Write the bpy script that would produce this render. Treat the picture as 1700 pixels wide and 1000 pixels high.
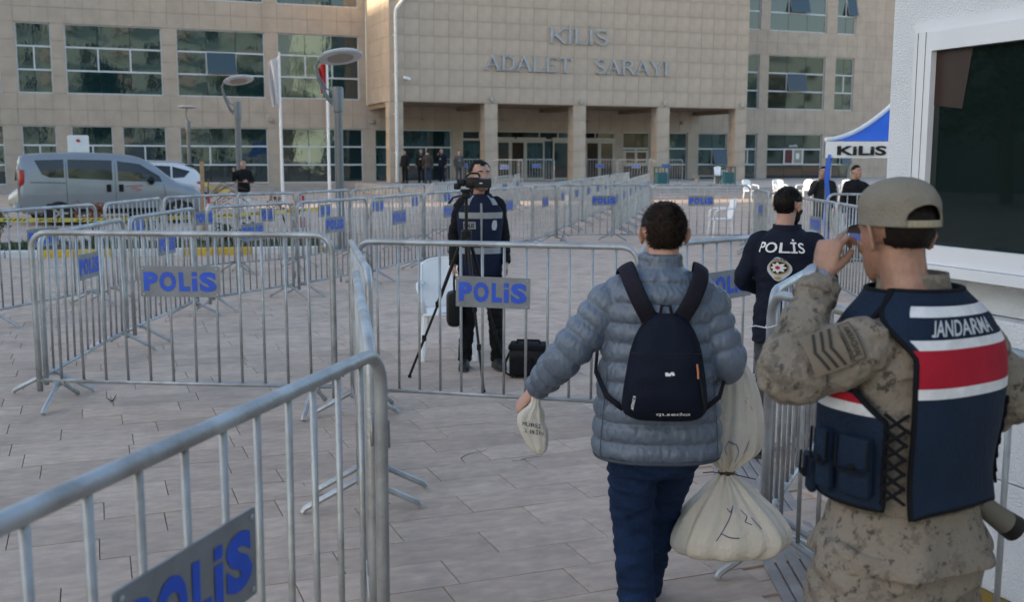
import bpy, bmesh, math, random
import numpy as np
from mathutils import Vector, Matrix, noise as mnoise
for o in list(bpy.data.objects): bpy.data.objects.remove(o)
SC = bpy.context.scene
COL = SC.collection
R = math.radians
PI = math.pi
rnd = random.Random(7)

# ------------------------------------------------------------------ camera
CAMH = 1.82
PITCH = math.atan(240/1760); ROLL = R(0.13)
_c, _s = math.cos(PITCH), math.sin(PITCH)
_f = Vector((0, _c, -_s)); _u0 = Vector((0, _s, _c)); _r0 = Vector((1, 0, 0))
_rt = _r0*math.cos(ROLL)+_u0*math.sin(ROLL); _up = _u0*math.cos(ROLL)-_r0*math.sin(ROLL)
cam = bpy.data.cameras.new('camera'); camo = bpy.data.objects.new('camera', cam); COL.objects.link(camo)
mw = Matrix((( _rt.x, _up.x, -_f.x, 0), (_rt.y, _up.y, -_f.y, 0), (_rt.z, _up.z, -_f.z, CAMH), (0, 0, 0, 1)))
camo.matrix_world = mw
cam.sensor_width = 36; cam.lens = 1760/1700*36; cam.clip_start = .05; cam.clip_end = 3000
cam.dof.use_dof = True; cam.dof.focus_distance = 5.2; cam.dof.aperture_fstop = 4.0
SC.camera = camo

# ------------------------------------------------------------------ sky, sun, exposure
SUN_AZ = Vector((-.9375, -.348, 0)).normalized(); SUN_EL = R(15)
W = bpy.data.worlds.new('World'); SC.world = W; W.use_nodes = True
nt = W.node_tree; nt.nodes.clear()
sky = nt.nodes.new('ShaderNodeTexSky'); sky.sky_type = 'NISHITA'; sky.sun_disc = False
sky.sun_elevation = SUN_EL; sky.sun_rotation = math.atan2(SUN_AZ.x, SUN_AZ.y); sky.air_density = 1.0; sky.dust_density = 2.2; sky.ozone_density = .8
bg = nt.nodes.new('ShaderNodeBackground'); bg.inputs[1].default_value = .13
ow = nt.nodes.new('ShaderNodeOutputWorld')
nt.links.new(sky.outputs[0], bg.inputs[0]); nt.links.new(bg.outputs[0], ow.inputs[0])
sl = bpy.data.lights.new('sun', 'SUN'); sl.energy = 3.0; sl.angle = R(.6); sl.color = (1, .80, .56)
so = bpy.data.objects.new('sun', sl); COL.objects.link(so)
sdir = Vector((SUN_AZ.x*math.cos(SUN_EL), SUN_AZ.y*math.cos(SUN_EL), math.sin(SUN_EL)))
so.rotation_euler = sdir.to_track_quat('Z', 'Y').to_euler(); so.location = (-40, -20, 30)
SC.view_settings.view_transform = 'Standard'; SC.view_settings.look = 'None'
SC.view_settings.exposure = 1.82; SC.view_settings.gamma = 1

# ------------------------------------------------------------------ materials
MATS = {}
def M(name, col=None, rough=.6, metal=0., var=.10, scale=6., bump=0., bscale=60., spec=.5, rand=0., col2=None, ior=1.5, warp=None, coat=0., sheen=0.):
    if name in MATS: return MATS[name]
    m = bpy.data.materials.new(name); m.use_nodes = True
    t = m.node_tree; n = t.nodes; L = t.links; b = n['Principled BSDF']
    b.inputs['Roughness'].default_value = rough; b.inputs['Metallic'].default_value = metal
    b.inputs['Specular IOR Level'].default_value = spec; b.inputs['IOR'].default_value = ior
    if coat: b.inputs['Coat Weight'].default_value = coat
    if sheen: b.inputs['Sheen Weight'].default_value = sheen
    tc = n.new('ShaderNodeTexCoord'); no = n.new('ShaderNodeTexNoise'); no.inputs['Scale'].default_value = scale; no.inputs['Detail'].default_value = 5
    L.new(tc.outputs['Object'], no.inputs['Vector'])
    mx = n.new('ShaderNodeMix'); mx.data_type = 'RGBA'
    c2 = col2 or tuple(min(1, c*(1+var)) for c in col)
    c1 = tuple(c*(1-var) for c in col)
    mx.inputs[6].default_value = (*c1, 1); mx.inputs[7].default_value = (*c2, 1)
    cr = n.new('ShaderNodeMapRange'); cr.inputs[1].default_value = .32; cr.inputs[2].default_value = .68
    L.new(no.outputs[0], cr.inputs[0]); L.new(cr.outputs[0], mx.inputs[0])
    out = mx.outputs[2]
    if rand:
        oi = n.new('ShaderNodeObjectInfo'); mr = n.new('ShaderNodeMapRange'); mr.inputs[3].default_value = 1-rand; mr.inputs[4].default_value = 1+rand
        L.new(oi.outputs['Random'], mr.inputs[0])
        vm = n.new('ShaderNodeVectorMath'); vm.operation = 'SCALE'
        L.new(out, vm.inputs[0]); L.new(mr.outputs[0], vm.inputs['Scale']); out = vm.outputs[0]
    L.new(out, b.inputs['Base Color'])
    if bump:
        n2 = n.new('ShaderNodeTexNoise'); n2.inputs['Scale'].default_value = bscale; n2.inputs['Detail'].default_value = 4
        if warp:
            mp = n.new('ShaderNodeMapping'); mp.inputs['Scale'].default_value = warp
            L.new(tc.outputs['Object'], mp.inputs[0]); L.new(mp.outputs[0], n2.inputs['Vector'])
        else: L.new(tc.outputs['Object'], n2.inputs['Vector'])
        bp = n.new('ShaderNodeBump'); bp.inputs['Strength'].default_value = bump; bp.inputs['Distance'].default_value = .02
        L.new(n2.outputs[0], bp.inputs['Height']); L.new(bp.outputs[0], b.inputs['Normal'])
    MATS[name] = m; return m

def camo_mat(name, base, dark, mid, scale=14., thr=.56):
    m = M(name, base, .9, 0, .08, 5, .4, 90, spec=.15)
    n = m.node_tree.nodes; L = m.node_tree.links; b = n['Principled BSDF']
    src = b.inputs['Base Color'].links[0].from_socket
    tc = n.new('ShaderNodeTexCoord')
    for i, (colr, sc_, th, off) in enumerate(((mid, scale*.55, .54, 3.), (dark, scale, thr, 9.))):
        mp = n.new('ShaderNodeMapping'); mp.inputs['Location'].default_value = (off, off*2, off)
        L.new(tc.outputs['Object'], mp.inputs[0])
        a = n.new('ShaderNodeTexNoise'); a.inputs['Scale'].default_value = sc_; a.inputs['Detail'].default_value = 9; a.inputs['Roughness'].default_value = .72
        L.new(mp.outputs[0], a.inputs['Vector'])
        r_ = n.new('ShaderNodeMapRange'); r_.inputs[1].default_value = th; r_.inputs[2].default_value = th+.025; r_.inputs[4].default_value = .8
        L.new(a.outputs[0], r_.inputs[0])
        x = n.new('ShaderNodeMix'); x.data_type = 'RGBA'; x.inputs[7].default_value = (*colr, 1)
        L.new(r_.outputs[0], x.inputs[0]); L.new(src, x.inputs[6]); src = x.outputs[2]
    L.new(src, b.inputs['Base Color'])
    return m

# ------------------------------------------------------------------ object helpers
def tag(o, label=None, cat=None, group=None, kind=None):
    if label: o['label'] = label
    if cat: o['category'] = cat
    if group: o['group'] = group
    if kind: o['kind'] = kind
    return o
def empty(name, loc=(0, 0, 0), rz=0., label=None, cat=None, group=None):
    o = bpy.data.objects.new(name, None); o.empty_display_size = .1; o.location = loc; o.rotation_euler = (0, 0, rz)
    COL.objects.link(o); return tag(o, label, cat, group)
def link(name, mesh, parent=None, loc=None, rot=None, scale=None):
    o = bpy.data.objects.new(name, mesh); COL.objects.link(o); o.parent = parent
    if loc is not None: o.location = loc
    if rot is not None: o.rotation_euler = rot
    if scale is not None: o.scale = scale
    return o
def copy_tree(o, parent=None):
    c = o.copy(); COL.objects.link(c); c.parent = parent
    for ch in o.children: copy_tree(ch, c)
    return c

class MB:
    def __init__(s): s.v = []; s.f = []; s.mi = []
    def add(s, v, f, mi=0):
        k = len(s.v); s.v += [tuple(p) for p in v]; s.f += [tuple(i+k for i in q) for q in f]; s.mi += [mi]*len(f); return s
    def box(s, c, d, rot=None, mi=0):
        x, y, z = d[0]/2, d[1]/2, d[2]/2
        v = [Vector((a*x, b*y, e*z)) for a in (-1, 1) for b in (-1, 1) for e in (-1, 1)]
        if rot is not None: v = [rot @ p for p in v]
        c = Vector(c); v = [p+c for p in v]
        return s.add(v, [(0, 1, 3, 2), (4, 6, 7, 5), (0, 4, 5, 1), (2, 3, 7, 6), (0, 2, 6, 4), (1, 5, 7, 3)], mi)
    def bx(s, x0, x1, y0, y1, z0, z1, mi=0):
        return s.box(((x0+x1)/2, (y0+y1)/2, (z0+z1)/2), (x1-x0, y1-y0, z1-z0), None, mi)
    def cbox(s, c, d, b=.01, mi=0):
        # box with chamfered vertical and horizontal edges
        bm = bmesh.new(); bmesh.ops.create_cube(bm, size=1)
        for v in bm.verts: v.co = Vector((v.co.x*d[0], v.co.y*d[1], v.co.z*d[2]))
        bmesh.ops.bevel(bm, geom=bm.edges[:], offset=b, segments=2, affect='EDGES', profile=.5)
        c = Vector(c); bm.verts.ensure_lookup_table()
        s.add([v.co+c for v in bm.verts], [[v.index for v in f.verts] for f in bm.faces], mi); bm.free(); return s
    def tube(s, pts, r, seg=8, caps=True, closed=False, mi=0, flat=None, up=None):
        pts = [Vector(p) for p in pts]; n = len(pts)
        rs = r if isinstance(r, (list, tuple)) else [r]*n
        fr = []; prev = None
        for i in range(n):
            if closed: t = pts[(i+1) % n]-pts[i-1]
            else: t = pts[min(i+1, n-1)]-pts[max(i-1, 0)]
            t = t.normalized() if t.length > 1e-9 else Vector((0, 0, 1))
            if prev is None:
                a = Vector(up) if up is not None else (Vector((0, 0, 1)) if abs(t.z) < .9 else Vector((1, 0, 0)))
            else: a = prev
            nn = a-t*a.dot(t)
            if nn.length < 1e-6: nn = t.orthogonal()
            nn.normalize(); prev = nn; fr.append((nn, t.cross(nn)))
        v = []; fl = flat or 1.
        for p, (a, b), q in zip(pts, fr, rs):
            for k in range(seg):
                an = 2*PI*k/seg; v.append(p+a*(math.cos(an)*q)+b*(math.sin(an)*q*fl))
        f = []
        for i in range(n if closed else n-1):
            j = (i+1) % n
            for k in range(seg):
                l = (k+1) % seg; f.append((i*seg+k, i*seg+l, j*seg+l, j*seg+k))
        if caps and not closed:
            f.append(tuple(range(seg))[::-1]); f.append(tuple((n-1)*seg+k for k in range(seg)))
        return s.add(v, f, mi)
    def lathe(s, prof, seg=16, c=(0, 0, 0), rot=None, mi=0):
        c = Vector(c); v = []
        for r, z in prof:
            for k in range(seg):
                p = Vector((r*math.cos(2*PI*k/seg), r*math.sin(2*PI*k/seg), z))
                if rot is not None: p = rot @ p
                v.append(p+c)
        n = len(prof); f = []
        for i in range(n-1):
            for k in range(seg):
                l = (k+1) % seg; f.append((i*seg+k, i*seg+l, (i+1)*seg+l, (i+1)*seg+k))
        f.append(tuple(range(seg))[::-1]); f.append(tuple((n-1)*seg+k for k in range(seg)))
        return s.add(v, f, mi)
    def ell(s, c, r, seg=16, rot=None, mi=0):
        c = Vector(c); v = []; nr = seg//2
        for i in range(1, nr):
            a = PI*i/nr
            for k in range(seg):
                p = Vector((r[0]*math.sin(a)*math.cos(2*PI*k/seg), r[1]*math.sin(a)*math.sin(2*PI*k/seg), r[2]*math.cos(a)))
                v.append(p)
        v.append(Vector((0, 0, r[2]))); v.append(Vector((0, 0, -r[2])))
        if rot is not None: v = [rot @ p for p in v]
        v = [p+c for p in v]; f = []; T = (nr-1)*seg
        for i in range(nr-2):
            for k in range(seg):
                l = (k+1) % seg; f.append((i*seg+k, (i+1)*seg+k, (i+1)*seg+l, i*seg+l))
        for k in range(seg):
            l = (k+1) % seg; f.append((T, k, l)); f.append((T+1, (nr-2)*seg+l, (nr-2)*seg+k))
        return s.add(v, f, mi)
    def prism(s, poly, fn, d0, d1, mi=0):
        # poly: 2-D outline; fn(a, b, d) -> point
        n = len(poly); v = [fn(a, b, d0) for a, b in poly]+[fn(a, b, d1) for a, b in poly]
        f = [tuple(range(n))[::-1], tuple(range(n, 2*n))]+[(i, (i+1) % n, n+(i+1) % n, n+i) for i in range(n)]
        return s.add(v, f, mi)
    def grid(s, fn, nu, nv, wrap=False, mi=0):
        v = [fn(i/nu, j/nv) for j in range(nv+1) for i in range(nu if wrap else nu+1)]
        w = nu if wrap else nu+1; f = []
        for j in range(nv):
            for i in range(nu):
                k = (i+1) % w; f.append((j*w+i, j*w+k, (j+1)*w+k, (j+1)*w+i))
        return s.add(v, f, mi)
    def mesh(s, name, mats=None, smooth=False):
        me = bpy.data.meshes.new(name); me.from_pydata(s.v, [], s.f)
        if mats is not None:
            for m in (mats if isinstance(mats, (list, tuple)) else [mats]): me.materials.append(m)
        if any(s.mi): me.polygons.foreach_set('material_index', s.mi)
        bm = bmesh.new(); bm.from_mesh(me); bmesh.ops.recalc_face_normals(bm, faces=bm.faces[:]); bm.to_mesh(me); bm.free()
        if smooth: me.polygons.foreach_set('use_smooth', [True]*len(me.polygons))
        me.update(); return me
    def build(s, name, mats, parent=None, loc=None, rot=None, smooth=False):
        me = s.mesh(name, mats, smooth)
        if smooth == 'auto': me.set_sharp_from_angle(angle=R(40))
        return link(name, me, parent, loc, rot)

def rrect(w, h, r, n=4, cx=0., cy=0.):
    p = []
    for (sx, sy, a0) in ((1, 1, 0), (-1, 1, 90), (-1, -1, 180), (1, -1, 270)):
        for k in range(n+1):
            a = R(a0+90*k/n); p.append((cx+sx*(w/2-r)+r*math.cos(a), cy+sy*(h/2-r)+r*math.sin(a)))
    return p
def spline(pts, n):
    # Catmull-Rom through tuples of any length
    P = [np.array(p, float) for p in pts]; out = []
    for i in range(len(P)-1):
        p0 = P[max(i-1, 0)]; p1 = P[i]; p2 = P[i+1]; p3 = P[min(i+2, len(P)-1)]
        for k in range(n):
            t = k/n; out.append(.5*((2*p1)+(p2-p0)*t+(2*p0-5*p1+4*p2-p3)*t*t+(3*p1-p0-3*p2+p3)*t**3))
    out.append(P[-1]); return out
_TXT = {}
def text_mesh(txt, size=1., bold=0., shear=0., space=1.):
    """flat letters as (verts2d, faces), centred"""
    key = (txt, size, bold, shear, space)
    if key in _TXT: return _TXT[key]
    cu = bpy.data.curves.new('letters', 'FONT'); cu.body = txt; cu.size = size; cu.offset = bold*size; cu.shear = shear; cu.space_character = space
    cu.align_x = 'CENTER'; cu.resolution_u = 3; cu.fill_mode = 'FRONT'
    o = bpy.data.objects.new('letters', cu); COL.objects.link(o)
    dg = bpy.context.evaluated_depsgraph_get(); me = bpy.data.meshes.new_from_object(o.evaluated_get(dg))
    v = [tuple(p.co)[:2] for p in me.vertices]; f = [tuple(p.vertices) for p in me.polygons]
    bpy.data.objects.remove(o); bpy.data.curves.remove(cu); bpy.data.meshes.remove(me)
    xs = [p[0] for p in v]; cx = (min(xs)+max(xs))/2
    v = [(a-cx, b) for a, b in v]
    _TXT[key] = (v, f); return v, f
def text_on(mb, txt, fn, w=None, h=None, bold=.0, shear=0., mi=0, space=1.):
    """letters mapped by fn(u, v); w, h: total width and height of the word"""
    v, f = text_mesh(txt, 1., bold, shear, space)
    W0 = max(p[0] for p in v)-min(p[0] for p in v); ref = text_mesh('H', 1., bold)[0] if any(c.isupper() for c in txt) else v
    lo, hi = min(p[1] for p in ref), max(p[1] for p in ref); H0 = hi-lo
    sx = w/W0 if w else h/H0; sy = h/H0 if h else sx
    mb.add([fn(a*sx, (b-(lo+hi)/2)*sy) for a, b in v], f, mi)

def fuse(mbs, vox, smooth=2, mats=None, name='m', jitter=None):
    """union closed shells into one continuous skin"""
    mb = MB()
    for m in mbs: mb.add(m.v, m.f)
    me = mb.mesh('tmp'); o = bpy.data.objects.new('tmp', me); COL.objects.link(o)
    md = o.modifiers.new('r', 'REMESH'); md.mode = 'VOXEL'; md.voxel_size = vox; md.use_smooth_shade = True
    if smooth:
        sm = o.modifiers.new('s', 'SMOOTH'); sm.factor = .5; sm.iterations = smooth
    dg = bpy.context.evaluated_depsgraph_get(); r = bpy.data.meshes.new_from_object(o.evaluated_get(dg))
    bpy.data.objects.remove(o); bpy.data.meshes.remove(me)
    r.materials.clear()
    for m in (mats if isinstance(mats, (list, tuple)) else [mats]): r.materials.append(m)
    r.polygons.foreach_set('use_smooth', [True]*len(r.polygons)); r.name = name
    return r
def wrinkle(me, amp, sc, stretch=(1, 1, 1)):
    n = len(me.vertices); co = np.empty(n*3); no = np.empty(n*3)
    me.vertices.foreach_get('co', co); me.vertices.foreach_get('normal', no)
    co = co.reshape(-1, 3); no = no.reshape(-1, 3)
    for i in range(n):
        p = co[i]; q = Vector((p[0]*sc*stretch[0], p[1]*sc*stretch[1], p[2]*sc*stretch[2]))
        d = 1-abs(mnoise.noise(q))*2.2
        d += .5*mnoise.noise(q*2.3)
        co[i] = p+no[i]*amp*(d-.6)
    me.vertices.foreach_set('co', co.reshape(-1)); me.update()
# ------------------------------------------------------------------ base materials
m_wall = M('stone_tile', (.465, .38, .302), .7, 0, .09, 1.3, .06, 30, rand=.035, spec=.2)
m_grout = M('tile_joint', (.35, .287, .235), .9, 0, .1)
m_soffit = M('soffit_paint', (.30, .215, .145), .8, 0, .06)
m_white = M('white_paint', (.72, .73, .74), .45, 0, .05)
m_frame = M('window_frame_white', (.62, .64, .66), .4, 0, .04)
m_beige = M('door_frame_beige', (.50, .44, .37), .5, 0, .05)
m_glass = M('reflective_glass', (.005, .024, .028), .03, 0, .25, .5, .34, .9, spec=.5, ior=1.85, warp=(1.6, 1, .7))
m_glassd = M('dark_glass', (.008, .012, .012), .04, 0, .2, .5, .03, 1.0, spec=.7, ior=1.6)
m_skyglass = m_glass
m_dark = M('dark_gap', (.012, .012, .012), .8)
m_galv = M('galvanised_steel', (.37, .385, .40), .44, .5, .2, 7, .15, 70, rand=.08)
m_black = M('black_plastic', (.011, .011, .012), .5, spec=.2)
m_blue = M('blue_letter_film', (.008, .075, .52), .4, 0, .12, 12)
m_grey_metal = M('painted_grey_metal', (.16, .165, .17), .45, .3, .06)
m_teal = M('teal_paint', (.025, .11, .12), .6)
m_conc = M('concrete', (.36, .33, .31), .85, 0, .12, 3, .1, 60)
m_yellow = M('kerb_yellow', (.55, .36, .03), .7, 0, .18, 7, .1, 40)
m_kwhite = M('kerb_white', (.58, .58, .58), .7, 0, .14, 7, .1, 40)
m_soil = M('soil', (.075, .055, .04), .95, 0, .35, 9, .6, 40)

ANG = math.atan(.394)
UX = Vector((math.cos(ANG), math.sin(ANG), 0)); NX = Vector((math.sin(ANG), -math.cos(ANG), 0))
P0 = Vector((-8.554, 60., 0))
FL = .45

# ------------------------------------------------------------------ plaza paving
def paving_mat():
    m = M('plaza_paving', (.47, .362, .29), .8, 0, .12, .6, .10, 45, spec=.15)
    n = m.node_tree.nodes; L = m.node_tree.links; b = n['Principled BSDF']
    src = b.inputs['Base Color'].links[0].from_socket
    tc = n.new('ShaderNodeTexCoord'); br = n.new('ShaderNodeTexBrick')
    br.inputs['Scale'].default_value = 1; br.inputs['Brick Width'].default_value = .62; br.inputs['Row Height'].default_value = .285
    br.inputs['Mortar Size'].default_value = .006; br.inputs['Mortar Smooth'].default_value = .2
    br.inputs['Color1'].default_value = (.92, .92, .92, 1); br.inputs['Color2'].default_value = (1.06, 1.05, 1.04, 1); br.inputs['Mortar'].default_value = (.55, .52, .5, 1)
    L.new(tc.outputs['Object'], br.inputs['Vector'])
    x = n.new('ShaderNodeMix'); x.data_type = 'RGBA'; x.blend_type = 'MULTIPLY'; x.inputs[0].default_value = 1
    L.new(src, x.inputs[6]); L.new(br.outputs[0], x.inputs[7]); L.new(x.outputs[2], b.inputs['Base Color'])
    return m
gr = MB(); S_ = 900
gr.add([(-S_, -S_, 0), (S_, -S_, 0), (S_, S_, 0), (-S_, S_, 0)], [(0, 1, 2, 3)])
plaza = gr.build('plaza_ground', paving_mat(), None, (0, 0, -.013), (0, 0, ANG)); tag(plaza, 'rose grey stone paving of the plaza', kind='structure')
m_slab = M('paving_slab', (.47, .362, .29), .78, 0, .12, 5, .2, 55, rand=.12, spec=.15)
# stains of tread and water, as wear of the stone
def add_wear(m, sc, amt, colr):
    n = m.node_tree.nodes; L = m.node_tree.links; b = n['Principled BSDF']
    src = b.inputs['Base Color'].links[0].from_socket
    g = n.new('ShaderNodeNewGeometry'); a = n.new('ShaderNodeTexNoise'); a.inputs['Scale'].default_value = sc; a.inputs['Detail'].default_value = 8; a.inputs['Roughness'].default_value = .65
    L.new(g.outputs['Position'], a.inputs['Vector'])
    r_ = n.new('ShaderNodeMapRange'); r_.inputs[1].default_value = .48; r_.inputs[2].default_value = .75; r_.inputs[4].default_value = amt
    L.new(a.outputs[0], r_.inputs[0])
    x = n.new('ShaderNodeMix'); x.data_type = 'RGBA'; x.inputs[7].default_value = (*colr, 1)
    L.new(r_.outputs[0], x.inputs[0]); L.new(src, x.inputs[6]); L.new(x.outputs[2], b.inputs['Base Color'])
add_wear(m_galv, 5., .8, (.22, .19, .16)); add_wear(m_slab, 7., .5, (.30, .25, .225)); add_wear(m_slab, 1.6, .65, (.285, .225, .185)); add_wear(MATS['plaza_paving'], 1.6, .5, (.28, .235, .22)); add_wear(m_wall, .35, .35, (.37, .30, .25))
sb = MB(); sb.cbox((0, 0, -.008), (1, 1, .016), .0035)
slab_me = sb.mesh('paving_slab', m_slab)
def rot2(u, v): return UX.x*u-UX.y*v, UX.y*u+UX.x*v
cand = []
for k in range(-9, 76):
    v0 = 4.12+.285*k; u = -16+rnd.random()*.6
    while u < 24:
        w = rnd.choice((.56, .6, .62, .66, .72)); cu, cv = u+w/2, v0+.1425
        x, y = rot2(cu, cv)
        if 2.9 < y < 22 and abs(x) < .54*y+.7 and not (1.20 < x < 1.56 and y < 12): cand.append((y, cu, cv, w))
        u += w
cand.sort(); vis = [c for c in cand if c[0] > 3.3]
first = vis[:300]; fs = set(id(c) for c in first)
for (y, cu, cv, w) in first:
    link('paving_slab', slab_me, plaza, (cu, cv, .013+rnd.uniform(-.0022, .0015)), (rnd.uniform(-.003, .003), rnd.uniform(-.002, .002), rnd.uniform(-.003, .003)), (w-.0045, .2805, 1))
rest = MB()
for c in cand:
    if id(c) in fs: continue
    y, cu, cv, w = c; z = rnd.uniform(-.002, .001)
    x0, x1, y0, y1 = cu-w/2+.003, cu+w/2-.003, cv-.1395, cv+.1395
    rest.add([(x0, y0, .013+z), (x1, y0, .013+z), (x1, y1, .013+z), (x0, y1, .013+z), (x0, y0, 0.001), (x1, y0, .001), (x1, y1, .001), (x0, y1, .001)],
             [(0, 1, 2, 3), (0, 4, 5, 1), (1, 5, 6, 2), (2, 6, 7, 3), (3, 7, 4, 0)])
o = rest.build('paving_slabs', m_slab, plaza); tag(o, kind='stuff')
# cracks: thin wandering gaps cut as dark slivers in two broken slabs
for (cx, cy, a0, nseg) in ((-.62, 6.0, 2.6, 9), (-.28, 6.15, 1.2, 8), (-1.15, 5.7, 1.9, 7), (.0, 6.2, -.4, 6)):
    mbk = MB(); p = Vector((cx, cy, 0)); a = a0; pts = []
    for i in range(nseg):
        pts.append(p.copy()); a += rnd.uniform(-.8, .8); p = p+Vector((math.cos(a), math.sin(a), 0))*.055
    v = []
    for i, q in enumerate(pts):
        w = .0022*(1-i/nseg)+.0008; v += [(q.x-w, q.y+w, .0022), (q.x+w, q.y-w, .0022)]
    mbk.add(v, [(2*i, 2*i+1, 2*i+3, 2*i+2) for i in range(len(pts)-1)])
    o = mbk.build('paving_crack', M('crack_dirt', (.06, .045, .04), .95)); o.parent = plaza; o.matrix_parent_inverse = Matrix.Rotation(-ANG, 4, 'Z') @ Matrix.Translation((0, 0, .013))
# drainage channel: long grooved strips running away from the camera
ch = empty('drain_channel', (1.38, 6.5, 0)); tag(ch, 'grooved stone drain strips running under the right hand barriers', kind='structure')
m_ch = M('drain_stone', (.27, .245, .235), .8, 0, .15, 6, .2, 50)
for i in range(6):
    b_ = MB(); b_.cbox((-.15+i*.06, 0, -.012), (.05, 9.0, .03), .006); b_.build('drain_strip', m_ch, ch, (0, 0, rnd.uniform(-.004, .002)), (0, 0, R(-2.0)))

# ------------------------------------------------------------------ courthouse
bl = empty('courthouse', P0, ANG, 'large beige tiled courthouse with green glass windows and a columned entrance', 'building')
tile_me = MB().cbox((0, 0, 0), (1, 1, 1), .012).mesh('tile', m_wall)
clad = MB()
def tiles(t0, t1, z0, z1, n=0., parts=None, nc=None, nr=None, side=None):
    """cladding tiles over a rectangle of wall; side: x of a wall that faces -t (t0,t1 then run along n)"""
    g = .015
    nc = nc or max(1, round((t1-t0)/.8)); nr = nr or max(1, round((z1-z0)/.82))
    for i in range(nc):
        for j in range(nr):
            a0 = t0+(t1-t0)*i/nc; a1 = t0+(t1-t0)*(i+1)/nc; b0 = z0+(z1-z0)*j/nr; b1 = z0+(z1-z0)*(j+1)/nr
            dz = rnd.uniform(-.004, .004)
            if side is None: c = ((a0+a1)/2, -n+.015+dz, (b0+b1)/2); d = (a1-a0-g, .03, b1-b0-g)
            else: c = (side+.015+dz, -(a0+a1)/2, (b0+b1)/2); d = (.03, a1-a0-g, b1-b0-g)
            if parts is not None: link('tile', tile_me, parts, c, None, d)
            else: clad.box(c, d)
core = MB()
def solid(t0, t1, z0, z1, n=0., dep=.5, tile=True, nc=None, nr=None):
    core.bx(t0, t1, -n+.028, -n+dep, z0, z1)
    if tile: tiles(t0, t1, z0, z1, n, None, nc, nr)
pane_me = MB().box((0, 0, 0), (1, .012, 1)).mesh('pane', m_glass)
paned_me = MB().box((0, 0, 0), (1, .012, 1)).mesh('pane', m_glassd)
WIN = 0
def window(t0, t1, z0, z1, cols, rows=3, n=0., opens=(), glass=None, label=None):
    glass = glass or pane_me
    w = MB(); y0, y1 = -n+.10, -n+.17; fw = .055
    W_, H_ = t1-t0, z1-z0
    w.bx(0, fw, y0, y1, 0, H_); w.bx(W_-fw, W_, y0, y1, 0, H_); w.bx(fw, W_-fw, y0, y1, 0, fw); w.bx(fw, W_-fw, y0, y1, H_-fw, H_)
    zs = [H_*k/rows for k in range(rows+1)]; xs = [W_*k/cols for k in range(cols+1)]
    for k in range(1, rows): w.bx(fw, W_-fw, y0-.01, y1-.004, zs[k]-.04, zs[k]+.04)
    for k in range(1, cols): w.bx(xs[k]-.035, xs[k]+.035, y0-.004, y1-.008, zs[1]+.04, zs[2]-.04)
    w.bx(.01, W_-.01, -n+.19, -n+.2, .01, H_-.01, 1)
    o = w.build('window', [m_frame, m_dark], bl, (t0, 0, z0))
    for i in range(cols):
        for j in range(rows):
            a0, a1, b0, b1 = xs[i]+.012, xs[i+1]-.012, zs[j]+.012, zs[j+1]-.012
            rx = 0; yy = -n+.145; zc = (b0+b1)/2
            if (i, j) in opens:
                rx = R(-opens[(i, j)]); hh = (b1-b0)/2; yy = y0-.03-math.sin(-rx)*hh; zc = b1-hh*math.cos(rx)
                link('pane', glass, o, ((a0+a1)/2, yy, zc), (rx, rnd.uniform(-.01, .01), 0), (a1-a0, 1, b1-b0))
                MBf = MB(); fx, fz = a1-a0, b1-b0
                for q in ((-fx/2, -fx/2+.05, -fz/2, fz/2), (fx/2-.05, fx/2, -fz/2, fz/2), (-fx/2, fx/2, -fz/2, -fz/2+.05), (-fx/2, fx/2, fz/2-.05, fz/2)):
                    MBf.bx(q[0], q[1], .008, .04, q[2], q[3])
                MBf.build('sash', m_frame, o, ((a0+a1)/2, yy, zc), (rx, 0, 0))
                bk = MB(); bk.bx(a0, a1, .17-n, .19-n, b0, b1); bk.build('opening', m_dark, o)
            else:
                link('pane', glass, o, ((a0+a1)/2, yy, zc), (rnd.uniform(-.004, .004), 0, rnd.uniform(-.004, .004)), (a1-a0, 1, b1-b0))
    if label: o['label'] = label
    return o
UP = [(-23.4, -18.0, 3), (-17.25, -15.62, 2), (-15.0, -10.35, 3), (-9.63, -5.1, 3), (-4.41, .05, 3)]
UPR = [(24.4, 26.28, 2), (27.0, 31.4, 3), (32.25, 33.75, 2)]
GRL = [(-23.4, -18.0, 3), (-17.2, -15.6, 2), (-14.9, -12.92, 2), (-12.45, -10.3, 2), (-9.62, -5.05, 3), (-4.35, .2, 3)]
GRR = [(25.0, 26.28, 2), (27.08, 31.4, 3), (32.25, 33.75, 2)]
TL, TR = -27., 41.
def strip(z0, z1, ops, tl, tr, nr):
    xs = tl
    for (a, b, _) in ops:
        if a > xs: solid(xs, a, z0, z1, nr=nr)
        xs = b
    if tr > xs: solid(xs, tr, z0, z1, nr=nr)
G0, G1, S0, S1, T0, T1 = .36, 3.33, 4.93, 8.40, 9.92, 13.4
strip(G0, G1, GRL, TL, .9, 4); strip(S0, S1, UP, TL, .45, 4); strip(T0, T1, UP, TL, .45, 4)
strip(G0, G1, GRR, 24.0, TR, 4); strip(S0, S1, UPR, 22.1, TR, 4); strip(T0, T1, UPR, 22.1, TR, 4)
for (z0, z1, nr) in ((-.1, G0, 1), (G1, S0, 2), (S1, T0, 2), (T1, 15.5, 3)):
    solid(TL, .45, z0, z1, nr=nr); solid(22.1, TR, z0, z1, nr=nr)
solid(.45, 22.1, G1, 4.65, nr=2)
for i, (a, b, c) in enumerate(GRL): window(a, b, G0, G1, c)
for i, (a, b, c) in enumerate(UP):
    window(a, b, S0, S1, c, opens={(1, 1): 14} if i == 3 else {}); window(a, b, T0, T1, c)
window(GRR[0][0], GRR[0][1], G0, G1, 2)
wn = window(GRR[1][0], GRR[1][1], G0, G1, 3, glass=paned_me, label='canteen window with a small service hatch')
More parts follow.
